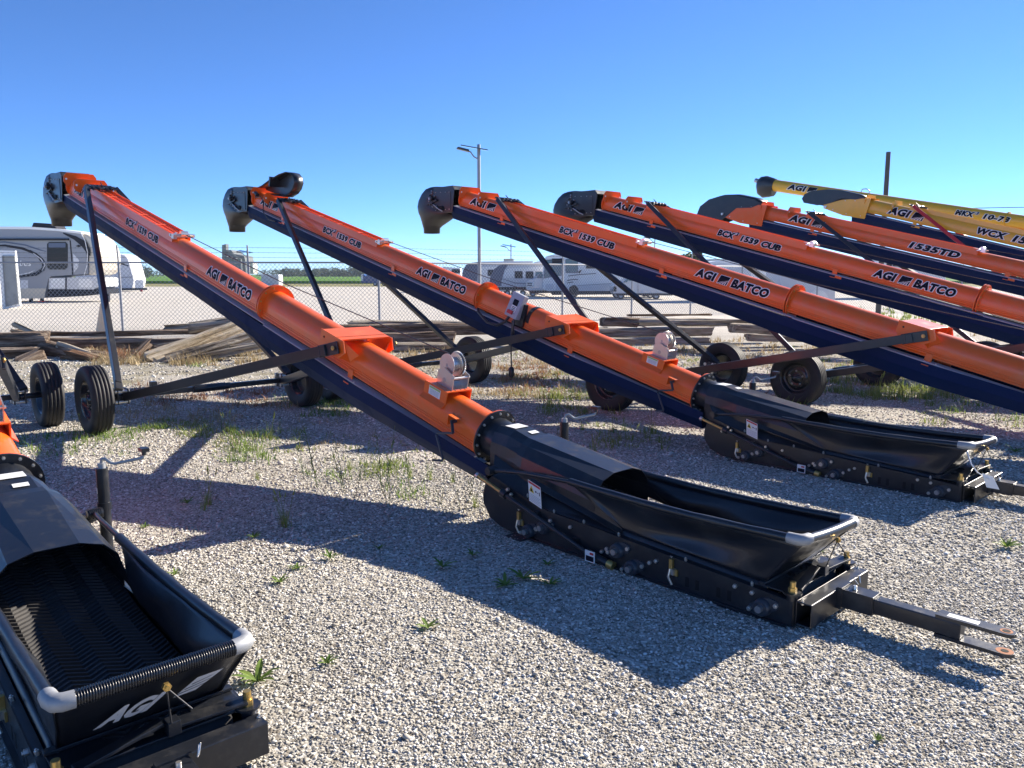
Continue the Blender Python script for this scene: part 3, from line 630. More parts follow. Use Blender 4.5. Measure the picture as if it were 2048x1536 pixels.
std = make_conveyor('orange conveyor in full view whose black hopper and tow bar lie in the sunny foreground', rimtilt=.018)
place(std, -.134, 5.315, 2.337, .002)
cb = copy_tree(std); cb['label'] = 'orange conveyor with the grey switch box on its tube, hopper behind the foreground one'; place(cb, 1.773, 7.317, 2.326, .004)
cc = copy_tree(std); cc['label'] = 'orange conveyor third from left, its hopper out of frame right, light pole behind its spout'; place(cc, 5.171, 6.557, 2.302, -.002)
cd = copy_tree(std); cd['label'] = 'orange conveyor between the third one and the one lettered 1535TD'; place(cd, 7.586, 7.095, 2.309, -.004)
cz = make_conveyor('conveyor at the lower left edge, seen into its open black hopper with ribbed rim hose', ribbed=True)
place(cz, -2.665, 4.02, 2.305)
ce = make_conveyor('orange conveyor lettered 1535TD with a curved black hood instead of a spout', words='td', head='hood', inc=R(14.0))
place(ce, 10.53, 8.16, 2.30)
cf = make_conveyor('yellow conveyor with dark red struts behind the orange row', paint='yellow', strut='red', hk=.62, words='wcx', head='hood', upper=.150, lower=.155, inc=R(15.5))
place(cf, 12.98, 9.62, 2.30); cf.scale = (1, 1, 1)

# switch box and cables on the second conveyor; spare hood beyond its head
T = Matrix(((math.cos(INC), 0, -math.sin(INC), 0), (0, 1, 0, 0), (math.sin(INC), 0, math.cos(INC), Z0), (0, 0, 0, 1)))
sb = empty('switch_box'); sb.parent = cb
m = MB(T @ Matrix.Translation((2.42, .20, .10)) @ Euler((R(12), R(-6), R(8))).to_matrix().to_4x4())
m.box(-.085, .085, -.045, .045, -.12, .16); m.build('enclosure', M['greybox'], sb, bevel=.005)
m2 = MB(m.T); m2.box(-.04, .03, .0455, .047, .02, .09, 1); m2.box(-.04, .03, .0455, .047, -.06, .018, 0); m2.box(-.02, .045, .047, .075, -.085, -.045, 2)
for k in range(4): m2.box(-.03, .02, .047, .0475, -.05 + k * .016, -.043 + k * .016, 1)
m2.build('switch_face', [M['white'], M['ink'], M['inkred']], sb)
m = MB(T); m.tube([(2.50, .20, -.03), (2.52, .23, -.10), (2.62, .25, -.17), (2.80, .24, -.19), (3.00, .22, -.13), (3.06, .18, -.11)], .016, 10); m.tube([(2.40, .21, -.03), (2.38, .23, -.12), (2.36, .22, -.20)], .014, 10); m.build('flexible_conduit', M['rubber'], sb)
m = MB(T); m.ring((2.27, 0, 0), (1, 0, 0), R_LOW, R_LOW + .006, .05, 28); m.box(2.30, 2.44, .13, .17, -.10, .16); m.build('mounting_strap', M['black'], sb)
a = T @ Vector((2.42, .22, -.05)); m = MB(); m.tube([a, a + Vector((0, .02, -.25)), a + Vector((-.02, .03, -.52))], .008, 8); b = a + Vector((-.02, .03, -.52)); m.tube([b, b + Vector((0, 0, -.02)), b + Vector((0, 0, -.10)), b + Vector((0, 0, -.12))], [.012, .032, .034, .02], 14); m.build('hanging_plug', M['rubber'], sb)
m = MB(T); top = [(9.16, .165), (8.95, .25), (8.72, .376), (8.40, .53), (8.16, .612)]; tip = [(8.16, .612), (8.02, .62), (7.90, .575), (7.86, .50), (7.90, .40), (7.99, .313)]; bot = [(7.99, .313), (8.17, .221), (8.45, .185), (8.69, .178)]
m.prism(top + tip[1:] + bot[1:], 'y', -.060, -.052)
for run in (top, tip, bot): m.loft([[(s_, -.055, n_), (s_, .10, n_)] for s_, n_ in run], closed=False, smooth=True)
m.box(8.62, 8.66, -.05, .12, .30, .45); m.build('spare_chute', M['black'], cb, solid=.008)
m = MB(T); m.tube([(9.02, .16, .10), (8.94, .19, .05), (8.80, .17, .09), (8.70, .165, .03), (8.62, .20, -.12), (8.40, .21, -.20), (8.2, .18, -.19)], .008, 8); m.tube([(9.0, .17, .12), (8.9, .18, .10)], .03, 12); m.build('power_cord', M['rubber'], cb)
m = MB(); m.tube([(-2.36, .29, .38), (-2.40, .31, .30), (-2.43, .27, .24), (-2.50, .25, .20)], .004, 6); m.add([(-2.46, .27, .24), (-2.52, .235, .22), (-2.56, .21, .13), (-2.49, .25, .14)], [(0, 1, 2, 3)]); m.build('loose_tag', M['white'], cb, solid=.001)
# ------------------------------------------------------------------ tall yellow auger at the back
def make_auger():
    root = empty('grain_auger'); tag(root, 'long slim yellow auger lettered MKX 10-73, highest tube at the right edge', 'grain auger')
    inc = R(12.0); L = 17.5; r = .155; ci, si = math.cos(inc), math.sin(inc); z0 = 4.0 - L * si
    T = Matrix(((ci, 0, -si, 0), (0, 1, 0, 0), (si, 0, ci, z0), (0, 0, 0, 1)))
    m = MB(T); m.cyl((0, 0, 0), (L, 0, 0), r, 28); m.build('auger_tube', M['yellow'], root)
    m = MB(T)
    for s in (5.8, 11.6): m.ring((s, 0, 0), (1, 0, 0), r - .01, r + .03, .03, 24)
    m.build('joint_flange', M['yellow'], root)
    m = MB(T); secs = []
    for s, x, w in [(17.40, .17, .17), (17.5, .19, .19), (17.70, .22, .20), (17.86, .18, .16), (17.93, .10, .10)]:
        secs.append([(s, w * math.cos(R(a)), x * math.sin(R(a)) * (1.0 if math.sin(R(a)) > 0 else 1.7)) for a in range(0, 360, 15)])
    m.loft(secs, smooth=True, cap0=True, cap1=True); m.build('discharge_boot', M['rubber'], root)
    m = MB(T); m.cyl((17.92, 0, .04), (18.04, 0, .06), .06, 12); m.build('end_bearing', M['steel'], root)
    m = MB(T); m.tube([(15.0, 0, r), (15.0, 0, r + .06), (14.9, 0, r + .09), (14.8, 0, r + .05), (14.8, 0, r)], .012, 8); m.build('lifting_eye', M['steel'], root)
    m = MB(T); m.box(2, 13, -.05, .05, -.30, -.25); m.box(2, 13, .09, .10, -.20, -.15)
    for s in range(2, 14): m.bar((s, 0, -.25), (s + .3, 0, -r), .03, .03)
    m.build('underside_truss', M['red'], root)
    m = MB()
    for sd in (1, -1):
        m.bar((8.2, .3 * sd, z0 + 8.2 * si), (7.0, 1.5 * sd, .4), .09, .09); m.bar((2.0, .2 * sd, .4 + z0), (7.0, 1.5 * sd, .4), .09, .09)
    m.bar((7.0, -1.5, .4), (7.0, 1.5, .4), .1, .1); m.build('undercarriage_frame', M['red'], root)
    for sd in (1, -1): make_wheel(root, 1.65 * sd, sd, x=7.0)
    m = MB(T); m.cyl((-.6, 0, 0), (0, 0, 0), .10, 20); m.box(-.7, -.2, -.3, .3, -.15, .2); m.build('intake_cage', M['black'], root)
    def fn(side, s1, s2):
        def f(u, v, off): a = (v - .05) / r; s = (s1 if side == 1 else s2) - u * side; y = (r + off) * math.cos(a) * side; n = (r + off) * math.sin(a); return T @ Vector((s, y, n))
        return f
    for side in (1, -1):
        lettering('logo_lettering', word('AGI', 0, .55, 0, .15) + flag(.58, .85, 0, .145), fn(side, 16.95, 16.1), root, .012)
        lettering('model_lettering', word('MKX', 0, .42, 0, .12) + word('3', .43, .50, .07, .14, .03, .06) + word('10-73', .60, 1.15, 0, .12), fn(side, 12.65, 11.5), root, .012)
    ph = 2.3; Tp = Vector((7.1, 22.08)); root.location = (Tp.x - L * ci * math.cos(ph), Tp.y - L * ci * math.sin(ph), 0); root.rotation_euler = (0, 0, ph)
    return root
make_auger()

# ------------------------------------------------------------------ ground
def ground_mat():
    m = bpy.data.materials.new('gravel'); n, l = nodes_of(m); b = n['Principled BSDF']; b.inputs['Roughness'].default_value = .95; b.inputs['Specular IOR Level'].default_value = .2
    tc = n.new('ShaderNodeTexCoord')
    def vor(sc, feat='F1'):
        v = n.new('ShaderNodeTexVoronoi'); v.inputs['Scale'].default_value = sc; v.feature = feat; l.new(tc.outputs['Object'], v.inputs['Vector']); return v
    def noi(sc, d=4, r=.55):
        v = n.new('ShaderNodeTexNoise'); v.inputs['Scale'].default_value = sc; v.inputs['Detail'].default_value = d; v.inputs['Roughness'].default_value = r; l.new(tc.outputs['Object'], v.inputs['Vector']); return v
    v1, v2 = vor(75), vor(26)
    sep = n.new('ShaderNodeSeparateColor'); l.new(v1.outputs['Color'], sep.inputs[0])
    cr = n.new('ShaderNodeValToRGB'); e = cr.color_ramp; e.elements[0].position = 0; e.elements[0].color = (.17, .145, .115, 1); e.elements[1].position = 1; e.elements[1].color = (.72, .68, .60, 1)
    for p, c in ((.25, (.34, .31, .255, 1)), (.6, (.46, .43, .365, 1)), (.85, (.55, .52, .455, 1))): q = e.elements.new(p); q.color = c
    l.new(sep.outputs[0], cr.inputs[0])
    mx = n.new('ShaderNodeMix'); mx.data_type = 'RGBA'; mx.blend_type = 'MULTIPLY'; mx.inputs[0].default_value = 1
    big = noi(.35, 6, .65); rg = n.new('ShaderNodeMapRange'); rg.inputs[1].default_value = .3; rg.inputs[2].default_value = .7; rg.inputs[3].default_value = .80; rg.inputs[4].default_value = 1.10; l.new(big.outputs[0], rg.inputs[0])
    l.new(cr.outputs[0], mx.inputs[6]); l.new(rg.outputs[0], mx.inputs[7])
    # a thin skin of soil and moss where weeds grow, in a band across the yard
    rut = n.new('ShaderNodeMapping'); rut.inputs['Rotation'].default_value = (0, 0, R(-40)); rut.inputs['Scale'].default_value = (.12, 1.3, 1); l.new(tc.outputs['Object'], rut.inputs[0])
    rn = n.new('ShaderNodeTexNoise'); rn.inputs['Scale'].default_value = 1.0; rn.inputs['Detail'].default_value = 5; l.new(rut.outputs[0], rn.inputs['Vector']); rr = n.new('ShaderNodeMapRange'); rr.inputs[1].default_value = .35; rr.inputs[2].default_value = .65; rr.inputs[3].default_value = .88; rr.inputs[4].default_value = 1.08; l.new(rn.outputs[0], rr.inputs[0])
    m0 = n.new('ShaderNodeMix'); m0.data_type = 'RGBA'; m0.blend_type = 'MULTIPLY'; m0.inputs[0].default_value = 1; l.new(mx.outputs[2], m0.inputs[6]); l.new(rr.outputs[0], m0.inputs[7])
    sx = n.new('ShaderNodeSeparateXYZ'); l.new(tc.outputs['Object'], sx.inputs[0])
    band = n.new('ShaderNodeMapRange'); band.interpolation_type = 'SMOOTHSTEP'; band.inputs[1].default_value = 8.0; band.inputs[2].default_value = 10.5; l.new(sx.outputs[1], band.inputs[0])
    bnd2 = n.new('ShaderNodeMapRange'); bnd2.interpolation_type = 'SMOOTHSTEP'; bnd2.inputs[1].default_value = 17; bnd2.inputs[2].default_value = 14.5; l.new(sx.outputs[1], bnd2.inputs[0])
    mg = noi(.9, 7, .7); mr = n.new('ShaderNodeMapRange'); mr.inputs[1].default_value = .47; mr.inputs[2].default_value = .62; l.new(mg.outputs[0], mr.inputs[0])
    t1 = n.new('ShaderNodeMath'); t1.operation = 'MULTIPLY'; l.new(band.outputs[0], t1.inputs[0]); l.new(bnd2.outputs[0], t1.inputs[1])
    t2 = n.new('ShaderNodeMath'); t2.operation = 'MULTIPLY'; l.new(t1.outputs[0], t2.inputs[0]); l.new(mr.outputs[0], t2.inputs[1])
    t3 = n.new('ShaderNodeMath'); t3.operation = 'MULTIPLY'; t3.inputs[1].default_value = .75; l.new(t2.outputs[0], t3.inputs[0])
    ms = n.new('ShaderNodeMix'); ms.data_type = 'RGBA'; ms.inputs[7].default_value = (.20, .175, .09, 1); l.new(t3.outputs[0], ms.inputs[0]); l.new(m0.outputs[2], ms.inputs[6])
    lot = n.new('ShaderNodeMapRange'); lot.inputs[1].default_value = 18; lot.inputs[2].default_value = 26; lot.inputs[4].default_value = .7; l.new(sx.outputs[1], lot.inputs[0]); ml = n.new('ShaderNodeMix'); ml.data_type = 'RGBA'; ml.inputs[7].default_value = (.66, .61, .53, 1); l.new(lot.outputs[0], ml.inputs[0]); l.new(ms.outputs[2], ml.inputs[6])
    l.new(ml.outputs[2], b.inputs['Base Color'])
    iv = n.new('ShaderNodeMath'); iv.operation = 'SUBTRACT'; iv.inputs[0].default_value = 1; l.new(v1.outputs['Distance'], iv.inputs[1])
    i2 = n.new('ShaderNodeMath'); i2.operation = 'SUBTRACT'; i2.inputs[0].default_value = 1; l.new(v2.outputs['Distance'], i2.inputs[1])
    b1 = n.new('ShaderNodeBump'); b1.inputs['Strength'].default_value = .9; b1.inputs['Distance'].default_value = .007; l.new(iv.outputs[0], b1.inputs['Height'])
    b2 = n.new('ShaderNodeBump'); b2.inputs['Strength'].default_value = .7; b2.inputs['Distance'].default_value = .014; l.new(i2.outputs[0], b2.inputs['Height']); l.new(b1.outputs[0], b2.inputs['Normal'])
    l.new(b2.outputs[0], b.inputs['Normal']); return m
M['gravel'] = ground_mat()
m = MB(); N = 60
xs = [-900, -300, -100, -50] + list(np.linspace(-30, 40, 57)) + [70, 140, 400, 900]; ys = [-40, -10] + list(np.linspace(0, 60, 49)) + [80, 110, 128]
m.v = [Vector((x, y, 0)) for y in ys for x in xs]; k = len(xs)
for j in range(len(ys) - 1):
    for i in range(k - 1): m.f.append((j * k + i, j * k + i + 1, (j + 1) * k + i + 1, (j + 1) * k + i)); m.mi.append(0); m.sm.append(False)
g = m.build('ground', M['gravel']); tag(g, kind='structure')
def field_mat(name, c0, c1, sc, bump):
    mm = mat(name, c0, .9, spec=.1); n, l = nodes_of(mm); b = n['Principled BSDF']; tc = n.new('ShaderNodeTexCoord'); mp = n.new('ShaderNodeMapping'); mp.inputs['Scale'].default_value = (1, .25, 1); l.new(tc.outputs['Object'], mp.inputs[0])
    z = n.new('ShaderNodeTexNoise'); z.inputs['Scale'].default_value = sc; z.inputs['Detail'].default_value = 9; z.inputs['Roughness'].default_value = .75; l.new(mp.outputs[0], z.inputs['Vector'])
    r_ = n.new('ShaderNodeValToRGB'); r_.color_ramp.elements[0].position = .35; r_.color_ramp.elements[1].position = .65; r_.color_ramp.elements[0].color = (*c0, 1); r_.color_ramp.elements[1].color = (*c1, 1); l.new(z.outputs[0], r_.inputs[0]); l.new(r_.outputs[0], b.inputs['Base Color']); return mm
M['crop'] = field_mat('crop_green', (.07, .17, .015), (.15, .28, .04), .6, 0); M['verge'] = field_mat('verge_grass', (.20, .20, .07), (.34, .30, .14), .8, 0)
m = MB(); m.add([(-900, 100, .004), (900, 100, .004), (900, 128, .008), (-900, 128, .008)], [(0, 1, 2, 3)]); tag(m.build('verge', M['verge']), kind='structure')
m = MB(); m.add([(-1190, 128, .0), (1190, 128, .0), (1190, 128, .45), (-1190, 128, .45)], [(0, 1, 2, 3)]); m.add([(-1190, 128, .45), (1190, 128, .45), (1190, 1090, .45), (-1190, 1090, .45)], [(0, 1, 2, 3)]); tag(m.build('field', M['crop']), kind='structure')

# loose stones lying on the yard where single stones can be seen
def pebbles():
    rng = np.random.default_rng(5)
    ico = np.array([(-1, 1.618, 0), (1, 1.618, 0), (-1, -1.618, 0), (1, -1.618, 0), (0, -1, 1.618), (0, 1, 1.618), (0, -1, -1.618), (0, 1, -1.618), (1.618, 0, -1), (1.618, 0, 1), (-1.618, 0, -1), (-1.618, 0, 1)]) / 1.902
    fa = np.array([(0, 11, 5), (0, 5, 1), (0, 1, 7), (0, 7, 10), (0, 10, 11), (1, 5, 9), (5, 11, 4), (11, 10, 2), (10, 7, 6), (7, 1, 8), (3, 9, 4), (3, 4, 2), (3, 2, 6), (3, 6, 8), (3, 8, 9), (4, 9, 5), (2, 4, 11), (6, 2, 10), (8, 6, 7), (9, 8, 1)])
    P = []; S_ = []
    for y0, y1, dens, smin, smax in [(1.5, 2.6, 11500, .0026, .0068), (2.6, 4.2, 8000, .003, .0082), (4.2, 6.5, 3600, .0042, .0105), (6.5, 10.5, 1050, .006, .0145), (10.5, 16, 130, .012, .024)]:
        xa = -.72 * y1 - .3; xb = .72 * y1 + .3; n = int((y1 - y0) * (xb - xa) * dens); x = rng.uniform(xa, xb, n); y = rng.uniform(y0, y1, n); tr = np.sin((x * .77 - y * .64) * 2.1 + np.sin(x * .9 + y * .5) * 1.1) * .5 + np.sin(x * 3.1 + np.sin(y * 2.3) * 1.4) * np.sin(y * 2.7 + x) * .35 + np.sin(x * 7.3 + y * 5.1) * .12; k = (np.abs(x) < .70 * y + .3) & (rng.random(n) < np.clip(.78 - .62 * tr, .16, 1)); x, y = x[k], y[k]
        s = smin + (smax - smin) * rng.random(len(x)) ** 2.2; big = rng.random(len(x)) < .006; s[big] *= rng.uniform(1.5, 2.4, big.sum())
        P.append(np.stack([x, y], 1)); S_.append(s)
    P = np.concatenate(P); S_ = np.concatenate(S_); n = len(P)
    var = ico[None] * rng.uniform(.72, 1.25, (n, 12, 1)); sc = np.stack([rng.uniform(.8, 1.5, n), rng.uniform(.7, 1.1, n), rng.uniform(.35, .65, n)], 1); var = var * sc[:, None]
    a = rng.uniform(0, 6.283, n); ca, sa = np.cos(a)[:, None], np.sin(a)[:, None]; tl = rng.normal(0, .25, n)[:, None]
    x, y, z = var[..., 0], var[..., 1], var[..., 2]; z = z + tl * x; x, y = x * ca - y * sa, x * sa + y * ca
    v = np.stack([x, y, z], 2) * S_[:, None, None]; v[..., 0] += P[:, 0:1]; v[..., 1] += P[:, 1:2]; v[..., 2] += (S_ * rng.uniform(.15, .5, n))[:, None]
    f = (fa[None] + (np.arange(n) * 12)[:, None, None]).reshape(-1)
    me = bpy.data.meshes.new('gravel_stones'); me.vertices.add(n * 12); me.vertices.foreach_set('co', v.reshape(-1).astype('f4'))
    nf = n * 20; me.loops.add(nf * 3); me.loops.foreach_set('vertex_index', f.astype('i4')); me.polygons.add(nf); me.polygons.foreach_set('loop_start', np.arange(0, nf * 3, 3, dtype='i4'))
    me.update(calc_edges=True)
    mm = bpy.data.materials.new('stone'); nn, l = nodes_of(mm); b = nn['Principled BSDF']; b.inputs['Roughness'].default_value = .9; b.inputs['Specular IOR Level'].default_value = .25
    ge = nn.new('ShaderNodeNewGeometry'); cr = nn.new('ShaderNodeValToRGB'); e = cr.color_ramp; e.elements[0].color = (.17, .155, .125, 1); e.elements[1].color = (.90, .88, .82, 1)
    for p, c in ((.10, (.29, .265, .215, 1)), (.4, (.46, .425, .36, 1)), (.65, (.60, .565, .49, 1)), (.9, (.76, .73, .66, 1))): q = e.elements.new(p); q.color = c
    l.new(ge.outputs['Random Per Island'], cr.inputs[0]); l.new(cr.outputs[0], b.inputs['Base Color']); me.materials.append(mm)
    o = bpy.data.objects.new('gravel_stones', me); C.objects.link(o); tag(o, 'loose crushed stones covering the yard in the foreground', 'gravel', kind='stuff'); print('pebbles', n)
pebbles()

# ------------------------------------------------------------------ grass and weeds
def leaf_mat(name, c0, c1, tr=.25):
    m = bpy.data.materials.new(name); n, l = nodes_of(m); b = n['Principled BSDF']; b.inputs['Roughness'].default_value = .6; b.inputs['Specular IOR Level'].default_value = .3
    ge = n.new('ShaderNodeNewGeometry'); cr = n.new('ShaderNodeValToRGB'); cr.color_ramp.elements[0].color = (*c0, 1); cr.color_ramp.elements[1].color = (*c1, 1); l.new(ge.outputs['Random Per Island'], cr.inputs[0]); l.new(cr.outputs[0], b.inputs['Base Color'])
    t = n.new('ShaderNodeBsdfTranslucent'); l.new(cr.outputs[0], t.inputs[0]); mx = n.new('ShaderNodeMixShader'); mx.inputs[0].default_value = tr; l.new(b.outputs[0], mx.inputs[1]); l.new(t.outputs[0], mx.inputs[2]); l.new(mx.outputs[0], n['Material Output'].inputs[0]); return m
M['green'] = leaf_mat('weed_green', (.10, .19, .03), (.24, .32, .07), .35); M['lime'] = leaf_mat('grass_lime', (.16, .22, .04), (.34, .38, .11), .35); M['dry'] = leaf_mat('grass_dry', (.30, .22, .11), (.55, .44, .25)); M['russet'] = leaf_mat('grass_russet', (.24, .11, .055), (.42, .24, .13)); M['dusk'] = leaf_mat('weed_dark', (.06, .11, .035), (.17, .23, .07), .35)
rnd = random.Random(11)
def blade(mb, p, h, w, lean, az, mi=0, seg=3, curl=.6):
    d = Vector((math.cos(az), math.sin(az), 0)); s = Vector((-d.y, d.x, 0)); L = []
    for i in range(seg + 1):
        t = i / seg; L.append((Vector(p) + d * (lean * h * t ** (1 + curl)) + Vector((0, 0, h * (t - .28 * lean * t * t))), w * (1 - t) ** .7))
    v = []; f = []
    for q, ww in L: v += [q - s * ww / 2, q + s * ww / 2]
    for i in range(seg): f.append((2 * i, 2 * i + 1, 2 * i + 3, 2 * i + 2))
    mb.add(v, f, mi)
def scatter(name, label, mats, regions, cat):
    mb = MB()
    for (x0, x1, y0, y1, clumps, hmin, hmax, mi, per) in regions:
        for _ in range(int(clumps * 1.7)):
            px = rnd.uniform(x0, x1); py = rnd.uniform(y0, y1); c = gnd(px, py); hh = rnd.uniform(hmin, hmax)
            if mnoise.noise(c * 1.3) < -.15: continue
            for _ in range(per):
                a = rnd.uniform(0, 6.28); rr = abs(rnd.gauss(0, .07)); blade(mb, c + Vector((math.cos(a) * rr, math.sin(a) * rr, -.005)), hh * rnd.uniform(.5, 1.1), rnd.uniform(.005, .012) * max(1, c.y / 9), rnd.uniform(.1, 1.1), rnd.uniform(0, 6.28), mi, 2)
    o = mb.build(name, mats, fix=False); tag(o, label, cat, kind='stuff'); return o
scatter('green_grass', 'low green grass growing through the gravel under the conveyors', [M['lime'], M['green']], [
    (1560, 1900, 745, 800, 170, .06, .22, 0, 16), (1580, 1800, 690, 760, 60, .05, .15, 0, 12), (1080, 1230, 790, 830, 60, .05, .16, 0, 12), (1010, 1260, 745, 800, 70, .04, .12, 0, 10), (300, 420, 840, 890, 60, .03, .10, 0, 12),
    (725, 800, 925, 955, 16, .04, .09, 0, 10), (600, 720, 940, 990, 14, .04, .12, 1, 8), (770, 860, 930, 1000, 12, .04, .1, 1, 8), (450, 540, 850, 925, 34, .05, .14, 1, 9), (1180, 1330, 850, 900, 24, .05, .16, 0, 9), (1850, 2048, 820, 860, 40, .05, .16, 0, 9), (620, 900, 870, 930, 14, .03, .08, 0, 7),
    (420, 620, 860, 905, 26, .04, .12, 0, 9), (40, 260, 870, 915, 22, .04, .12, 1, 9), (1650, 1900, 620, 690, 190, .10, .3, 0, 12), (1850, 2048, 780, 840, 60, .05, .16, 1, 9), (560, 700, 790, 835, 60, .05, .14, 1, 10), (1300, 1420, 700, 760, 40, .04, .1, 0, 8), (380, 460, 700, 740, 30, .06, .15, 0, 9), (150, 330, 855, 880, 40, .04, .10, 1, 10), (1450, 1600, 800, 840, 60, .06, .2, 1, 10), (950, 1110, 700, 760, 30, .03, .08, 0, 8)], 'grass')
scatter('dry_grass', 'dry tan grass around the timber pile', [M['dry'], M['russet']], [
    (180, 560, 698, 732, 230, .08, .30, 0, 12), (230, 560, 770, 815, 110, .05, .14, 1, 10), (240, 600, 800, 850, 80, .04, .12, 0, 9), (640, 900, 700, 735, 90, .05, .25, 0, 10), (700, 1060, 735, 800, 120, .04, .14, 0, 9), (1000, 1090, 735, 760, 30, .06, .14, 1, 14), (1180, 1560, 675, 720, 150, .05, .2, 0, 9), (1350, 1700, 690, 780, 120, .04, .12, 0, 8),
    (190, 330, 690, 722, 80, .10, .28, 1, 12), (860, 1000, 700, 735, 50, .05, .18, 1, 10), (930, 1160, 690, 800, 130, .05, .18, 0, 9), (1000, 1120, 720, 790, 60, .05, .14, 1, 9), (1560, 2048, 660, 760, 160, .07, .2, 0, 9), (1700, 2048, 700, 780, 60, .05, .15, 0, 8), (300, 700, 830, 900, 30, .03, .1, 0, 8)], 'grass')
def weed(kind, seed):
    r_ = random.Random(seed); mb = MB()
    if kind == 'rosette':
        for k in range(r_.choice((13, 17, 24))):
            a = k * 2.4 + r_.uniform(-.5, .5); L = r_.uniform(.022, .068); d = Vector((math.cos(a), math.sin(a), 0)); s = Vector((-d.y, d.x, 0)); up = r_.uniform(.25, .9); w = L * r_.uniform(.09, .16); v = []; f = []
            for i in range(5):
                t = i / 4; p = d * (L * t) + Vector((0, 0, .005 + L * up * t * (1.25 - .6 * t))); ww = w * math.sin(math.pi * (.12 + .85 * t)) ** .8; v += [p - s * ww, p + Vector((0, 0, -.002)), p + s * ww]
            for i in range(4): f += [(3 * i, 3 * i + 1, 3 * i + 4, 3 * i + 3), (3 * i + 1, 3 * i + 2, 3 * i + 5, 3 * i + 4)]
            mb.add(v, f, 0)
    elif kind == 'stalk':
        for st in range(r_.choice((2, 3, 4))):
            a = r_.uniform(0, 6.28); H = r_.uniform(.18, .38); base = Vector((math.cos(a) * .02, math.sin(a) * .02, 0)); top = base + Vector((math.cos(a) * H * .25, math.sin(a) * H * .25, H)); mb.tube([base, base.lerp(top, .5) + Vector((.01, 0, 0)), top], [.0022, .0018, .001], 5)
            for k in range(11):
                t = .15 + .8 * k / 11; blade(mb, base.lerp(top, t), r_.uniform(.03, .06), .007, r_.uniform(.8, 1.8), k * 2.4 + a, 0, 2, .2)
    else:
        for k in range(26): blade(mb, (r_.gauss(0, .012), r_.gauss(0, .012), 0), r_.uniform(.06, .17), .0035, r_.uniform(.1, .9), r_.uniform(0, 6.28), 0, 3)
        for k in range(3):
            a = r_.uniform(0, 6.28); t = Vector((math.cos(a) * .05, math.sin(a) * .05, r_.uniform(.17, .24))); mb.tube([(0, 0, 0), t * .6, t], .0012, 4); mb.tube([t, t + Vector((math.cos(a) * .012, math.sin(a) * .012, .035))], [.005, .002], 6)
    return mb
WL = {'rosette': ('small leafy green weed growing out of the gravel', 'leafy weeds in the gravel', 'green'), 'stalk': ('upright weed with narrow leaves on thin stems in the gravel', 'tall stemmed weeds in the gravel', 'dusk'), 'tuft': ('tuft of thin pale grass with seed heads in the gravel', 'grass tufts in the gravel', 'lime')}
proto = {}
for kd, nm in (('rosette', 'leafy_weed'), ('stalk', 'stem_weed'), ('tuft', 'grass_tuft')):
    proto[kd] = [weed(kd, s).build(nm, M[WL[kd][2]] if kd != 'rosette' else M['green'], fix=False) for s in (1, 2, 3)]
used = set()
def put_weed(kd, px, py, sc, label):
    k = rnd.randrange(3); o = proto[kd][k]
    if (kd, k) in used: o = o.copy(); C.objects.link(o)
    used.add((kd, k)); o.location = gnd(px, py); o.rotation_euler = (0, 0, rnd.uniform(0, 6.28)); sc *= rnd.uniform(.85, 1.15); o.scale = (sc, sc, sc * rnd.uniform(.8, 1.2)); tag(o, label, {'rosette': 'weed', 'stalk': 'weed', 'tuft': 'grass tuft'}[kd], WL[kd][1])
for p, q in [((1046, 1160, 1.7), "largest leafy weed, in the hopper's shadow below the sunny hopper side"), ((1010, 1172, 1.2), 'leafy weed touching the left of the largest weed clump'), ((885, 1136, 1.1), 'yellow-green weed on the shadow edge left of the largest weed clump'), ((660, 1118, 1.0), 'leafy weed alone in sunlit gravel right of the corner hopper'), ((594, 1138, 0.8), 'small weed just left of the lone weed right of the corner hopper'), ((515, 1366, 1.3), 'bright leafy weed against the lower corner of the ribbed rim hopper'), ((856, 1256, 0.8), 'small weed in open sunlit gravel below the shadow band'), ((508, 1076, 0.9), "low green weed on the shadow edge above the corner hopper's rod"), ((560, 1166, 0.8), 'reddish-stemmed small weed in sun left of the lone weeds'), ((945, 1113, 1.0), 'dark leafy weed in shade beside the rounded boot'), ((1100, 1170, 0.9), 'weed at the right foot of the largest weed clump'), ((1085, 1060, 0.7), 'weed sprouting against the boot plate at the brass latch'), ((1130, 885, 1.0), 'leafy weed on the sunny strip behind the jack post'), ((1095, 1130, 0.7), 'tiny weed in shade just above the largest weed clump'), ((375, 1008, 1.0), 'leafy weed at the upper shadow edge right of the parking jack'), ((290, 1055, 0.7), 'small weed between the parking jack and the rim arm'), ((759, 1098, 0.7), 'tiny weed in full shade mid yard'), ((2012, 1096, 1.2), 'leafy weed near the right edge beside the second tow bar'), ((1755, 1482, 0.6), 'lone tiny weed near the bottom right corner'), ((655, 1328, 0.7), 'flattened reddish weed in sun right of the corner hopper front'), ((1250, 1135, 0.6), 'tiny weed under the middle of the sunny hopper'), ((2030, 905, 1.2), "weed at the right edge above the second hopper's corner"), ((1640, 1105, 0.5), "tiny pale weed right of the sunny hopper's rim corner"), ((350, 1150, 0.6), "tiny weed beside the corner hopper's side wall")]: put_weed('rosette', *p, q)
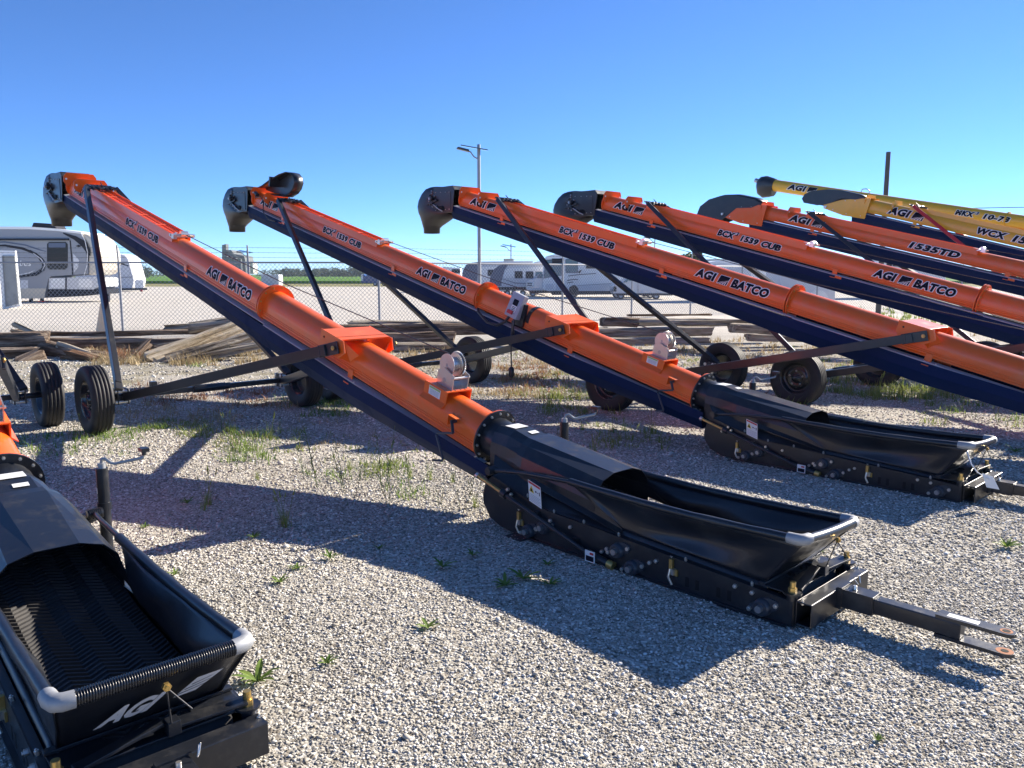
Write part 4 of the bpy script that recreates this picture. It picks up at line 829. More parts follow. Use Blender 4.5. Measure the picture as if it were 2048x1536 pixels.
for p, q in [((690, 975, 1.2), 'tall stem weed at the centre of the row left of the crank'), ((722, 960, 1.1), 'slim stem weed right of the tall centre one'), ((765, 980, 1.1), 'stem weed halfway between the tall one and the crank'), ((780, 1010, 1.0), 'stem weed standing across the shadow edge left of the boot'), ((640, 975, 1.1), 'stem weed left of the tall centre one'), ((610, 950, 0.9), 'short stem weed at the left end of the row'), ((925, 1020, 0.9), 'stem weed nearest the rounded boot'), ((880, 1010, 0.8), 'short stem weed one step left of the boot'), ((480, 940, 0.9), 'bushy stem weed at the foot of the wide strip of shadow'), ((470, 910, 0.9), 'bushy stem weed on the right side of the strip of shadow'), ((1700, 800, 1.1), 'stem weed in front of the large wheel right of centre'), ((1930, 835, 1.1), 'dark stem weed above the second hopper, left one of a pair'), ((1950, 840, 1.1), 'dark stem weed above the second hopper, right one of a pair'), ((2000, 850, 1.0), 'stem weed at the right edge above the second rim corner'), ((1120, 885, 1.0), 'dark stem weed on the bright strip behind the jack'), ((660, 800, 1.0), 'stem weed beside the right wheel of the sunny conveyor'), ((700, 1010, 0.9), 'stem weed growing from the shade below the tall centre one'), ((545, 905, 0.8), 'small stem weed in sunlit gravel mid yard'), ((820, 975, 0.8), 'small stem weed near the trough underside'), ((1010, 1035, 0.7), "stem weed pressed against the boot's rounded back"), ((1895, 800, 1.1), "stem weed under the third conveyor's trough"), ((1640, 790, 1.1), 'stem weed at the tread of the large wheel'), ((150, 880, 1.0), 'dark stem weed in the shade between the two left wheels')]: put_weed('stalk', *p, q)
for p, q in [((572, 1055, 1.3), 'tallest pale grass tuft, seed heads up, in the shadow band'), ((565, 1050, 0.8), 'short tuft at the foot of the tallest pale one'), ((418, 1010, 1.1), 'pale tuft on the upper shadow edge right of the jack'), ((410, 1020, 0.8), 'small tuft below the pale one right of the jack'), ((455, 865, 1.0), 'green tuft in sun beside the strip of shadow'), ((540, 880, 0.9), 'sunlit tuft between the strip of shadow and the wheel'), ((950, 1015, 0.8), 'tuft close to the adjusting rod end'), ((1305, 868, 1.4), 'dry feathery tuft behind the jack, left of the second hopper'), ((1165, 860, 1.2), 'green tuft behind the jack handle'), ((820, 955, 0.8), 'small tuft under the lower trough edge'), ((700, 940, 0.9), 'tuft above the tall stem weeds'), ((755, 945, 0.8), 'tuft right above the row of stem weeds'), ((860, 960, 0.8), 'tuft near the hanging crank'), ((1240, 880, 1.0), 'tuft on the bright strip by the second boot'), ((515, 960, 0.7), 'small tuft left of the stem weeds'), ((905, 965, 0.8), 'tuft directly below the hanging crank'), ((1810, 805, 1.4), "tall green tuft in front of the fourth conveyor's wheel"), ((1750, 800, 1.4), 'tall green tuft right of the large wheel'), ((1225, 865, 1.0), 'small tuft beside the second boot, behind the others'), ((1190, 905, 0.6), 'low tuft in the shade behind the hood')]: put_weed('tuft', *p, q)

for kd in proto:
    for k in range(3):
        if (kd, k) not in used: bpy.data.objects.remove(proto[kd][k])

# ------------------------------------------------------------------ timber pile
def wood_mat(name, c0, c1, c2):
    m = bpy.data.materials.new(name); n, l = nodes_of(m); b = n['Principled BSDF']; b.inputs['Roughness'].default_value = .9; b.inputs['Specular IOR Level'].default_value = .15
    tc = n.new('ShaderNodeTexCoord'); mp = n.new('ShaderNodeMapping'); mp.inputs['Scale'].default_value = (.7, 9, 9); l.new(tc.outputs['Object'], mp.inputs[0])
    oi = n.new('ShaderNodeObjectInfo'); ad = n.new('ShaderNodeVectorMath'); ad.operation = 'ADD'; l.new(mp.outputs[0], ad.inputs[0]); l.new(oi.outputs['Location'], ad.inputs[1])
    z = n.new('ShaderNodeTexNoise'); z.inputs['Scale'].default_value = 1.6; z.inputs['Detail'].default_value = 9; z.inputs['Roughness'].default_value = .7; l.new(ad.outputs[0], z.inputs['Vector'])
    cr = n.new('ShaderNodeValToRGB'); e = cr.color_ramp; e.elements[0].position = .36; e.elements[0].color = (*c0, 1); e.elements[1].position = .68; e.elements[1].color = (*c2, 1); q = e.elements.new(.5); q.color = (*c1, 1)
    l.new(z.outputs[0], cr.inputs[0]); l.new(cr.outputs[0], b.inputs['Base Color']); bp = n.new('ShaderNodeBump'); bp.inputs['Strength'].default_value = 1; bp.inputs['Distance'].default_value = .06; l.new(z.outputs[0], bp.inputs['Height']); l.new(bp.outputs[0], b.inputs['Normal']); return m
M['woodd'] = wood_mat('weathered_timber', (.05, .034, .024), (.20, .145, .105), (.48, .40, .31)); M['woodl'] = wood_mat('pale_timber', (.22, .16, .09), (.60, .49, .33), (.80, .70, .54)); M['woodg'] = wood_mat('grey_timber', (.09, .072, .055), (.33, .28, .215), (.62, .56, .46)); M['woodr'] = wood_mat('rotten_timber', (.03, .018, .012), (.16, .085, .045), (.30, .20, .13))
def timber(label, pa, pb, D0, D1, w, h, mt='woodd', rough=.04, z=None, squash=False):
    a = atd(*pa, D0); b = atd(*pb, D1); L = (b - a).length; me = MB(); nS = max(10, int(L * 7)); nR = 20; secs = []; sd = hash(label) % 97 + D0; r_ = random.Random(label)
    e0, e1 = r_.uniform(.3, 1), r_.uniform(.3, 1)
    for i in range(nS + 1):
        t = i / nS; q = []
        for j in range(nR):
            an = 2 * math.pi * j / nR; c, s = math.cos(an), math.sin(an); e = .45; yy = w / 2 * abs(c) ** e * (1 if c > 0 else -1); zz = h / 2 * abs(s) ** e * (1 if s > 0 else -1)
            nz = mnoise.noise(Vector((t * L * 1.2 + sd, yy * 9, zz * 9))) * rough + mnoise.noise(Vector((t * L * .5 + sd, yy * 22, zz * 22))) * rough * .9
            k = 1 + nz / max(.05, min(w, h) / 2); q.append((t * L + (mnoise.noise(Vector((yy * 14, zz * 14, sd + i))) * .16 if i in (0, nS) else 0), yy * k, zz * k))
        secs.append(q)
    me.loft(secs, smooth=False, cap0=True, cap1=True); o = me.build('timber', M[mt]); o.location = a; o.rotation_euler = (b - a).to_track_quat('X', 'Z').to_euler(); tag(o, label, 'timber', 'old timbers piled along the fence'); return o
timber('thick dark weathered timber end at the left edge, top of the pile', (-60, 688), (92, 683), 15.5, 15.7, .36, .40, rough=.05)
timber('long dark squared timber running behind the first wheels', (78, 686), (400, 686), 16.3, 16.0, .30, .21, rough=.02)
timber('thin dark timber lying on top of the long squared one', (90, 668), (440, 664), 16.9, 16.9, .22, .10, rough=.03)
timber('broken thin plank sticking up at the upper left of the pile', (30, 647), (78, 668), 17.2, 17.0, .10, .08, 'woodg')
timber('short dark plank end under the raised broken plank', (34, 661), (74, 668), 17.3, 17.2, .14, .07, 'woodd')
timber('dark round log under the pile at the left edge', (-60, 716), (70, 712), 14.8, 15.2, .45, .36, rough=.06)
timber('thick dark stump under the left pile', (40, 735), (82, 715), 14.6, 14.9, .35, .38, rough=.05)
timber('dark split log sloping down right behind the first wheel', (90, 695), (222, 728), 15.6, 14.7, .34, .24, rough=.06)
timber('thin split log lying over the sloping dark one', (118, 690), (218, 719), 15.3, 14.9, .12, .12, 'woodg', rough=.04)
timber('rotten reddish log end resting on the gravel', (135, 712), (190, 726), 14.9, 14.5, .22, .20, 'woodr', rough=.06)
timber('pale tan split log leaning down to the left', (298, 722), (505, 645), 14.4, 15.9, .30, .30, 'woodl', rough=.05)
timber('grey rough log leaning beneath the pale tan one', (330, 724), (520, 668), 14.4, 15.6, .26, .20, 'woodg', rough=.06)
timber('short log with a hollow dark end above the pale log', (378, 656), (480, 642), 16.6, 16.8, .26, .20, 'woodg', rough=.04)
timber('thin dark pole sloping behind the pale log', (312, 695), (400, 677), 15.4, 15.7, .12, .09, 'woodg')
timber('short squared block under the thin dark pole', (312, 698), (350, 696), 15.2, 15.2, .2, .13, 'woodd')
timber('short dark post leaning left of the pale log', (268, 716), (298, 686), 14.8, 15.2, .13, .13, 'woodd')
timber('grey branch low beneath the leaning grey log', (335, 728), (520, 692), 14.2, 14.9, .13, .10, 'woodg', rough=.05)
timber('thin grey limb behind the conveyor foot in the pile', (400, 700), (545, 686), 15.0, 15.3, .12, .10, 'woodg', rough=.05)
timber('pale end of a fallen log right of the first tube', (470, 672), (560, 672), 15.8, 15.9, .22, .18, 'woodl', rough=.05)
timber('long white-topped timber between the first and second conveyors', (640, 660), (985, 657), 17.6, 18.2, .36, .24, rough=.04)
timber('pale plank on top of the white-topped timber', (700, 646), (1010, 645), 18.2, 18.5, .3, .07, 'woodg', rough=.04)
timber('lower dark timber with a sawn end below the white-topped one', (690, 680), (905, 675), 16.9, 17.2, .34, .26, rough=.03)
timber('bottom grey timber touching the weeds left of the winch', (700, 697), (900, 692), 16.3, 16.4, .28, .14, 'woodg', rough=.04)
timber('upper dark squared timber end behind the middle fence post', (1205, 643), (1275, 645), 17.8, 17.9, .34, .20, rough=.03)
timber('long sun-bleached timber on top of the right pile', (1240, 643), (1560, 646), 18.3, 18.8, .36, .17, 'woodg', rough=.03)
timber('thin pole lying across the top of the right pile', (1255, 630), (1420, 629), 18.7, 18.9, .08, .05, 'woodd')
timber('pale squared timber with a clean end, middle of the right pile', (1150, 667), (1418, 662), 16.9, 17.1, .30, .20, 'woodg', rough=.015)
timber('low pale timber lying in the weeds of the right pile', (1170, 683), (1416, 680), 16.4, 16.5, .28, .12, 'woodg', rough=.02)
timber('grey squared timber right of the gap in the right pile', (1464, 656), (1620, 662), 17.4, 17.8, .30, .20, 'woodg', rough=.02)
timber('lowest grey timber at the right end of the right pile', (1498, 674), (1640, 678), 16.8, 17.0, .3, .14, 'woodg', rough=.02)
timber('split plank propped across the left end of the long squared timber', (100, 705), (60, 668), 15.6, 16.2, .16, .06, 'woodg', rough=.03)
timber('short pale splinter of wood lying before the leaning logs', (345, 738), (420, 722), 13.9, 14.3, .10, .06, 'woodl', rough=.03)
timber('weathered log tail showing above the long timber near the fence post', (330, 655), (430, 650), 17.4, 17.6, .18, .10, 'woodg', rough=.04)
timber('thin curved pole resting in the dry grass right of the leaning logs', (500, 712), (600, 690), 14.6, 15.2, .08, .06, 'woodg', rough=.04)
timber('long dark timber running off behind the third conveyor', (985, 662), (1215, 664), 17.8, 17.8, .30, .18, rough=.04)
# ------------------------------------------------------------------ chain link fence
fence = empty('chain_link_fence', (0, 0, 0)); tag(fence, 'grey chain link fence topped with three strands of barbed wire', 'fence')
M['fgalv'] = mat('dull_galvanised', (.30, .31, .33), .55, metal=.4, var=.15, vscale=10)
H = 1.90; runs = [((-28.1, 21.5), (-3.6, 21.5)), ((-3.6, 21.5), (9.5, 33.0)), ((9.5, 33.0), (30.0, 37.0))]
fab = MB(); rail = MB(); wire = MB()
def flat(mb, p, q, w):
    d = (q - p); s = d.cross(Vector((0, 1, .0))).normalized() * w / 2; mb.add([p - s, q - s, q + s, p + s], [(0, 1, 2, 3)])
for (a, b) in runs:
    a = Vector((*a, 0)); b = Vector((*b, 0)); L = (b - a).length; d = (b - a).normalized(); st = .115
    k = -int(H / st) - 1
    while k * st < L:
        for sg in (1, -1):
            x0, x1 = (k * st, k * st + H) if sg == 1 else (k * st + H, k * st); z0, z1 = .03, H
            if sg == 1:
                if x0 < 0: z0 += -x0 * (H - .03) / H; x0 = 0
                if x1 > L: z1 -= (x1 - L) * (H - .03) / H; x1 = L
            else:
                if x1 < 0: z1 -= (-x1) * (H - .03) / H; x1 = 0
                if x0 > L: z0 += (x0 - L) * (H - .03) / H; x0 = L
            if z1 > z0: flat(fab, a + d * x0 + Vector((0, 0, z0)), a + d * x1 + Vector((0, 0, z1 + .03)), .0085)
        k += 1
    rail.cyl(a + Vector((0, 0, H)), b + Vector((0, 0, H)), .022, 8)
    for j in range(3):
        z = H + .14 + .13 * j; n = max(2, int(L / 3.5)); pts = [a + d * (L * t / (2 * n)) + Vector((0, -.015 * j, z - (.02 if t % 2 else 0))) for t in range(2 * n + 1)]; wire.tube(pts, .0035, 4)
        for t in np.arange(0, L, .14): c = a + d * t + Vector((0, -.015 * j, z - .01)); wire.tube([c + Vector((-.012, 0, -.018)), c + Vector((.012, 0, .018))], .0025, 3)
    for t in np.arange(0 if a.x < -20 else 3.5, L + .1, 3.5):
        p = a + d * t; m = MB(); m.cyl(p, p + Vector((0, 0, H + .02)), .034, 12); m.tube([p + Vector((0, 0, H)), p + Vector((0, -.01, H + .15)), p + Vector((0, -.04, H + .46))], .022, 8); m.build('post', M['fgalv'], fence)
fab.build('mesh_fabric', M['fgalv'], fence, fix=False); rail.build('top_rail', M['fgalv'], fence); wire.build('barbed_wire', M['cable'], fence, fix=False)

# ------------------------------------------------------------------ poles
def solar_light(px, py_top, D, wpx, label, s=1.0, left=True):
    top = atd(px, py_top, D); r = wpx / 2 * D / F_PX; root = empty('solar_street_light', (top.x, D, 0)); tag(root, label, 'street light', 'solar street lights around the lot'); h = top.z
    m = MB(); m.tube([(0, 0, 0), (0, 0, h)], [r * 1.15, r * .9], 14); m.cyl((0, 0, 0), (0, 0, .05), r * 2.4, 14); m.build('pole', M['fgalv'], root)
    m = MB(Euler((R(12), R(14), 0)).to_matrix().to_4x4() if True else None); T = Matrix.Translation((-.10 * s, 0, h - .12 * s)) @ Euler((R(6), R(10), 0)).to_matrix().to_4x4(); m = MB(T)
    m.box(-.48 * s, .42 * s, -.34 * s, .34 * s, -.015, .02); m.build('solar_panel', M['panel'], root)
    m = MB(); m.tube([(0, 0, h - .48 * s), (-.16 * s, -.02, h - .40 * s), (-.28 * s, -.04, h - .24 * s), (-.36 * s, -.06, h - .22 * s)], .022 * s, 8); m.tube([(0, 0, h - .18 * s), (0, 0, h - .12 * s)], .05 * s, 8); m.build('arm', M['fgalv'], root)
    m = MB(Matrix.Translation((-.52 * s, -.05, h - .18 * s)) @ Euler((0, R(14), 0)).to_matrix().to_4x4()); m.prism([(-.22 * s, -.02), (-.16 * s, .05 * s), (.20 * s, .05 * s), (.22 * s, -.02)], 'y', -.12 * s, .12 * s); m.build('lamp_head', M['black'], root, bevel=.01)
M['panel'] = mat('solar_cells', (.02, .03, .06), .15, coat=.6)
M['rvwhite'] = mat('rv_white', (.84, .84, .82), .4, var=.05, vscale=.6, dirt=(.4, .38, .33), dscale=1.2, damt=.3); M['rvgrey'] = mat('rv_grey', (.27, .285, .315), .4, var=.05, vscale=.5); M['rvdark'] = mat('rv_dark', (.018, .02, .028), .6, spec=.2); M['rvslate'] = mat('rv_slate', (.08, .10, .16), .3, var=.1)
M['rvcream'] = mat('rv_cream', (.54, .49, .40), .3, coat=.3, var=.05); M['rvmid'] = mat('rv_midgrey', (.62, .63, .65), .4, var=.05, vscale=.7); M['glass'] = mat('tinted_glass', (.008, .010, .012), .35, spec=.3); M['glassb'] = mat('sky_glass', (.06, .16, .20), .08, coat=.5); M['rvsilver'] = mat('car_silver', (.62, .64, .67), .25, metal=.3, coat=.5); M['cargored'] = mat('block_red', (.45, .05, .05), .6); M['cargo'] = mat('cargo_door', (.30, .31, .29), .5, var=.15, vscale=2, dirt=(.12, .11, .1), dscale=3)
solar_light(957.5, 289, 27.0, 7, 'tall solar street light rising behind the second conveyor')
solar_light(1022, 488, 75, 2.5, 'distant solar street light standing behind the travel trailers, left of the third spout strut', 1.4)
solar_light(1310, 470, 60, 2.5, 'distant solar street light between the fourth spout and the third conveyor tube', 1.2)
solar_light(494, 500, 110, 2.5, 'far thin light mast beside the grain elevator', 2.0)
m = MB(); t = atd(1777, 304, 30); m.tube([(0, 0, 0), (0, 0, t.z)], [.10, .080], 12); o = m.build('utility_pole', M['woodd2'] if 'woodd2' in M else mat('pole_wood', (.07, .068, .065), .85, var=.3, vscale=6)); o.location = (t.x, t.y, 0); tag(o, 'bare dark wooden pole rising behind the yellow augers', 'utility pole')
m = MB(); a = atd(1860, 418, 60); b = atd(2300, 396, 60); m.tube([a, a.lerp(b, .5) + Vector((0, 0, -.25)), b], .03, 5); o = m.build('overhead_wire', M['cable']); tag(o, 'thin overhead wire leaving the frame at the right above the yellow augers', 'overhead wire')

# ------------------------------------------------------------------ vehicles standing on the lot (side view outlines measured on the photo, real depth and size)
def P2(px, py, D): p = atd(px, py, D); return (p.x, p.z)
def slab(name, pts, D, th, mt, parent, label=None, bevel=0):
    m = MB(); m.prism([P2(x, y, D) for x, y in pts], 'y', D, D + th); return m.build(name, mt, parent, label=label, bevel=bevel)
def rrect(x0, y0, x1, y1, r): return [(x0 + r, y0), (x1 - r, y0), (x1, y0 + r), (x1, y1 - r), (x1 - r, y1), (x0 + r, y1), (x0, y1 - r), (x0, y0 + r)]
def stripe(pts, w):
    up = []; dn = []
    for i, (x, y) in enumerate(pts):
        a = pts[max(0, i - 1)]; b = pts[min(len(pts) - 1, i + 1)]; dx, dy = b[0] - a[0], b[1] - a[1]; l = math.hypot(dx, dy) or 1; ww = w[i] if isinstance(w, (list, tuple)) else w
        up.append((x - dy / l * ww / 2, y + dx / l * ww / 2)); dn.append((x + dy / l * ww / 2, y - dx / l * ww / 2))
    return up + dn[::-1]
def wheels(root, xs, py, rpx, D, depth=2.2):
    for x in xs:
        for dd in (0.05, depth):
            c = atd(x, py, D); r = rpx * D / F_PX; w = empty('wheel'); w.parent = root; w.location = (c.x, D + dd, r)
            m = MB(); m.tube([(0, 0, 0), (0, .05, 0), (0, .2, 0), (0, .25, 0)], [r * .92, r, r, r * .92], 20); m.build('tyre', M['tyre'], w); m = MB(); m.cyl((0, -.012, 0), (0, .26, 0), r * .55, 16); m.build('rim', M['rvmid'], w)

# fifth wheel camper
D = 45.0; rv = empty('fifth_wheel_camper', (atd(90, 600, D).x, D, 0)); tag(rv, 'large grey fifth wheel camper with swirl stripes behind the fence at the left edge', 'camper')
class Off:   # children keep world coordinates under an Empty that is not at the origin
    pass
def under(root):
    bpy.context.view_layer.update()
    for o in kids(root): o.matrix_parent_inverse = root.matrix_world.inverted()
body = [(-260, 456), (-60, 455), (60, 456), (110, 459.5), (162, 466), (172, 500), (176, 548), (103, 552.5), (97, 556), (88, 596), (-260, 597)]
slab('body', body, D, 2.45, M['rvgrey'], rv)
slab('front_cap', [(162, 466), (175, 469), (186, 476), (196, 489), (202, 507), (203, 524), (200, 540), (192, 548), (176, 552), (176, 500)], D + .06, 2.33, M['rvcream'], rv, bevel=.12)
slab('roof_edge', [(-260, 453.5), (-60, 452.5), (60, 453.5), (110, 457), (163, 464), (162, 467.5), (110, 461.5), (60, 458.5), (-60, 457.5), (-260, 458.5)], D - .05, 2.55, M['rvwhite'], rv)
slab('air_conditioner', [(62, 455.5), (66, 445), (98, 447), (108, 450), (113, 457)], D + .7, 1.1, M['rvdark'], rv, bevel=.05)
slab('awning', [(-200, 477), (135, 477), (135, 480.5), (-200, 480.5)], D - .18, .17, M['rvdark'], rv)
for k, (a, c) in enumerate([(rrect(94, 484, 134.5, 539, 4), 'glass')]): slab('window', a, D - .04, .05, M['glass'], rv)
slab('window_blind', rrect(97, 486, 131, 495, 1), D - .055, .02, M['rvslate'], rv)
sw = [([(-40, 492), (10, 491), (45, 497), (72, 508), (86, 520), (92, 530)], [2, 4, 5, 4, 3, 1], 'rvdark'), ([(-40, 486), (10, 484), (50, 490), (80, 500), (92, 503)], [1.5, 2.5, 3, 2, 1], 'rvslate'), ([(60, 500), (78, 514), (88, 528), (86, 538), (72, 548), (35, 554)], [1, 5, 8, 8, 7, 4], 'rvdark'), ([(66, 506), (82, 518), (90, 530), (84, 541)], [1, 2, 2.5, 1], 'rvmid'), ([(35, 550), (58, 546), (70, 540)], [1, 3, .5], 'rvmid')]
for p, w, c in sw: slab('swirl_stripe', stripe(p, w), D - .02 - .012 * sw.index((p, w, c)), .01, M[c], rv)
slab('cap_stripe', stripe([(126, 466), (150, 476), (168, 488), (176, 502), (180, 512)], [2, 8, 13, 9, 1]), D - .03, .02, M['rvdark'], rv)
slab('cap_seam', stripe([(162, 466), (170, 482), (175, 505), (174, 530), (168, 551)], 1.3), D - .045, .02, M['rvwhite'], rv)
slab('emblem', [(151, 492), (157, 489.5), (163, 492), (157, 494.5)], D - .03, .02, M['rvdark'], rv); slab('side_marker', rrect(40, 560, 56, 583, 1), D - .02, .015, M['rvmid'], rv)
slab('door_seam', stripe([(140, 481), (143, 515), (145, 550)], 1.8), D - .03, .02, M['rvdark'], rv); slab('side_light', [(146, 507), (158, 520), (156, 535), (148, 545)], D - .025, .02, M['rvmid'], rv)
slab('belly_skirt', [(-260, 577), (92, 577), (88, 597), (-260, 597)], D - .025, .02, M['rvcream'], rv)
slab('compartment', [(98, 556), (186, 554), (200, 556), (196, 574), (186, 579), (97, 578)], D + .05, 2.3, M['rvmid'], rv); slab('chassis', [(96, 578), (205, 578), (205, 588), (160, 591), (133, 594), (95, 594)], D + .1, 2.2, M['rvdark'], rv)
for a in (rrect(101, 557, 130, 576, 1), rrect(157, 558, 184, 575, 3)): slab('compartment_door', a, D + .03, .02, M['rvwhite'], rv)
slab('compartment_divider', rrect(130.5, 555, 133, 592, .5), D + .02, .03, M['rvdark'], rv)
for x in (82, 60, 215): slab('support_leg', [(x - 2, 588), (x + 2, 588), (x + 2, 604), (x - 2, 604)], D + .6, .2, M['rvdark'], rv)
slab('leg_block', [(74, 602), (91, 602), (92, 607), (73, 607)], D + .4, .6, M['cargored'], rv)
wheels(rv, (-60, -100), 590, 15, D); 
def flat_text(name, body_, x0, x1, y0, y1, D_, mt, parent, bold=.02, shear=.2):
    vs, fs = text_mesh(body_, bold, shear); a = P2(x0, y1, D_); b = P2(x1, y0, D_); vs = fit(vs, a[0], b[0], a[1], b[1]); m = MB(); m.add([(p[0], D_, p[1]) for p in vs], fs); o = m.build(name, mt, parent, fix=False); return o
flat_text('side_lettering', 'Columbus', -7, 62, 521, 532, D - .07, M['rvwhite'], rv); under(rv)

# cargo trailer with its pale frame, nearest at the left edge
D = 36.5; ct = empty('cargo_trailer', (atd(0, 612, D).x, D, 0)); tag(ct, 'white framed cargo trailer with a grey ramp door, leftmost at the frame edge', 'trailer')
slab('body', [(-320, 500), (-50, 500), (-50, 612), (-320, 612)], D + .15, 2.0, M['rvwhite'], ct)
slab('door_frame', [(-8, 500.5), (30, 501.5), (40, 612), (5, 619), (0, 560)], D, .12, M['rvwhite'], ct); slab('ramp_door', [(4, 511), (29, 511.5), (37.5, 607), (12, 613)], D - .06, .06, M['cargo'], ct)
slab('latch_bar', stripe([(4, 512), (11, 614)], 1.2), D - .12, .05, M['galv'], ct); wheels(ct, (-160,), 605, 14, D, 1.9); under(ct)

def camper(label, D, outline, parts, name='travel_trailer', cat='camper', depth=2.4, wh=None, group=None):
    xs = [p[0] for p in outline[0]]; r0 = empty(name, (atd(sum(xs) / len(xs), 590, D).x, D, 0)); tag(r0, label, cat, group); slab('body', outline[0], D, depth, M[outline[1]], r0, bevel=.06)
    for i, (nm, pts, mt) in enumerate(parts):
        slab(nm, pts, D - .03 - .008 * i, .025, M[mt], r0)
        if nm in ('window', 'cab_window', 'door', 'windscreen'):
            cx = sum(p[0] for p in pts) / len(pts); cy = sum(p[1] for p in pts) / len(pts); fr = [(cx + (x - cx) * 1.0 + (1.0 if x > cx else -1.0), cy + (y - cy) + (1.0 if y > cy else -1.0)) for x, y in pts]; slab('window_frame', fr, D - .024 - .008 * i, .015, M['rvslate' if mt != 'rvmid' else 'rvwhite'], r0)
    if wh: wheels(r0, *wh, D)
    under(r0); return r0
camper('pale travel trailer with a white propane cover, right of the big camper', 72, ([(150, 509), (238, 507.5), (250, 511), (256, 518), (268, 560), (266, 574), (262, 578), (150, 578)], 'rvmid'), [
    ('side_panel', [(205, 520), (253, 520), (262, 553), (205, 553)], 'rvmid'), ('front_stripe', stripe([(228, 522), (245, 528), (257, 532)], [1, 3, 2]), 'rvdark'), ('window', rrect(214, 524, 226, 548, 1), 'glass'), ('lower_panel', [(230, 562), (268, 560), (264, 577), (236, 577)], 'rvmid'), ('mid_stripe', stripe([(215, 555), (240, 555), (266, 554)], 1), 'rvslate'), ('propane_cover', rrect(270, 560, 287, 578, 2), 'rvwhite'), ('hitch_frame', [(150, 577), (294, 576), (294, 580), (150, 583)], 'rvdark'), ('support_leg', [(280, 579), (285, 579), (285, 585), (280, 585)], 'cargored')], wh=((170, 185), 578, 7))
# row of campers in the middle distance
camper('travel trailer with a dark slate nose, behind the light pole', 66, ([(922, 562), (926, 540), (932, 530), (944, 525), (960, 523.5), (1066, 523), (1066, 582), (930, 582)], 'rvmid'), [
    ('nose', [(922, 562), (926, 540), (932, 530), (944, 525), (958, 524), (954, 562)], 'rvslate'), ('wall_panel', [(961, 533), (1066, 531), (1066, 570), (956, 570)], 'rvwhite'), ('roof_edge', [(960, 523), (1066, 522), (1066, 525.5), (958, 526.5)], 'rvmid'), ('window', rrect(976, 540, 986, 551, 1), 'glass'), ('awning', [(958, 532), (1062, 530), (1062, 532), (958, 534)], 'rvmid')], wh=((1000, 1012), 584, 5.5))
camper('silver travel trailer with a dark blue rounded nose and two square windows', 58, ([(979, 566), (981, 552), (988, 538), (1000, 530), (1018, 527.5), (1088, 526), (1096, 530), (1096, 578), (988, 578)], 'rvmid'), [
    ('nose', [(979, 566), (981, 552), (988, 538), (1000, 530), (1018, 527.5), (1009, 540), (1003, 562), (1003, 572), (985, 572)], 'rvslate'), ('wall_panel', [(1010, 541), (1020, 536), (1090, 534), (1090, 552), (1006, 556)], 'rvwhite'), ('window', rrect(1030, 543, 1044.5, 556, 1), 'glass'), ('window', rrect(1052, 543.5, 1066, 556, 1), 'glass'), ('window', rrect(1072, 544, 1084, 552, 1), 'glassb'), ('swoosh', stripe([(1006, 558), (1030, 566), (1050, 567), (1075, 560), (1090, 559)], [.8, 1.5, 1.5, 2, 2]), 'rvslate'), ('roof_stripe', stripe([(1018, 530), (1040, 528.5), (1090, 528)], 1.3), 'rvslate'), ('chassis', [(985, 574), (1094, 574), (1094, 580), (990, 580)], 'rvdark')], wh=((1015, 1028, 1046), 583, 5.5))
for k, (x, y, Dd) in enumerate([(1016, 520, 66)]):
    m = MB(); a = P2(x - 9, y + 3.5, Dd); b = P2(x + 12, y - 3, Dd); m.box(a[0], b[0], Dd + .7, Dd + 1.6, a[1], b[1]); o = m.build('roof_air_conditioner', M['rvcream'], bpy.data.objects['travel_trailer.001'], bevel=.06); under(bpy.data.objects['travel_trailer.001'])
camper('small pale camper with a slate swoosh, just left of the motorhome', 62, ([(1062, 530), (1070, 524), (1084, 521), (1100, 522), (1102, 582), (1064, 582)], 'rvmid'), [('cap_stripe', stripe([(1068, 531), (1080, 529), (1086, 530)], 1.6), 'rvslate'), ('lower_stripe', stripe([(1066, 560), (1090, 559)], 4), 'rvslate')])
D = 54; mh = camper('white motorhome with a large blue windscreen behind the third conveyor', D, ([(1089, 522), (1094, 512), (1112, 508), (1140, 507), (1330, 508), (1330, 583), (1100, 583), (1088, 580), (1088, 548)], 'rvwhite'), [
    ('windscreen', [(1091, 521), (1126, 517), (1123, 550), (1088, 556)], 'glassb'), ('sun_visor', [(1104, 517), (1128, 517), (1126, 526), (1104, 527)], 'rvdark'), ('cab_window', rrect(1132, 519, 1155, 545, 1), 'glassb'), ('rear_window', rrect(1172, 529, 1196, 537, 1), 'glass'), ('grille', rrect(1091, 568, 1107, 578, 1), 'rvmid'), ('vent', rrect(1112, 567, 1120, 581, .5), 'rvmid'), ('side_stripe', stripe([(1136, 552), (1160, 549), (1192, 547)], 1.3), 'rvdark'), ('side_stripe', stripe([(1134, 561), (1146, 559), (1156, 559)], 1.6), 'rvdark'), ('side_stripe', stripe([(1134, 566), (1146, 564)], 1.4), 'rvdark'), ('badge', [(1156, 545), (1161, 540), (1164, 540), (1159, 547)], 'rvdark'), ('lower_panel', [(1155, 572), (1330, 562), (1330, 583), (1155, 583)], 'rvmid'), ('skirt_line', stripe([(1155, 571), (1330, 561)], .8), 'rvslate'), ('underbody', [(1100, 582), (1330, 582), (1330, 588), (1104, 590)], 'rvdark'), ('arch', [(1138, 584), (1139, 575), (1146, 570), (1152, 571), (1157, 577), (1157, 584)], 'rvdark')], name='motorhome', cat='motorhome', wh=((1148, 1300), 584, 8.5))
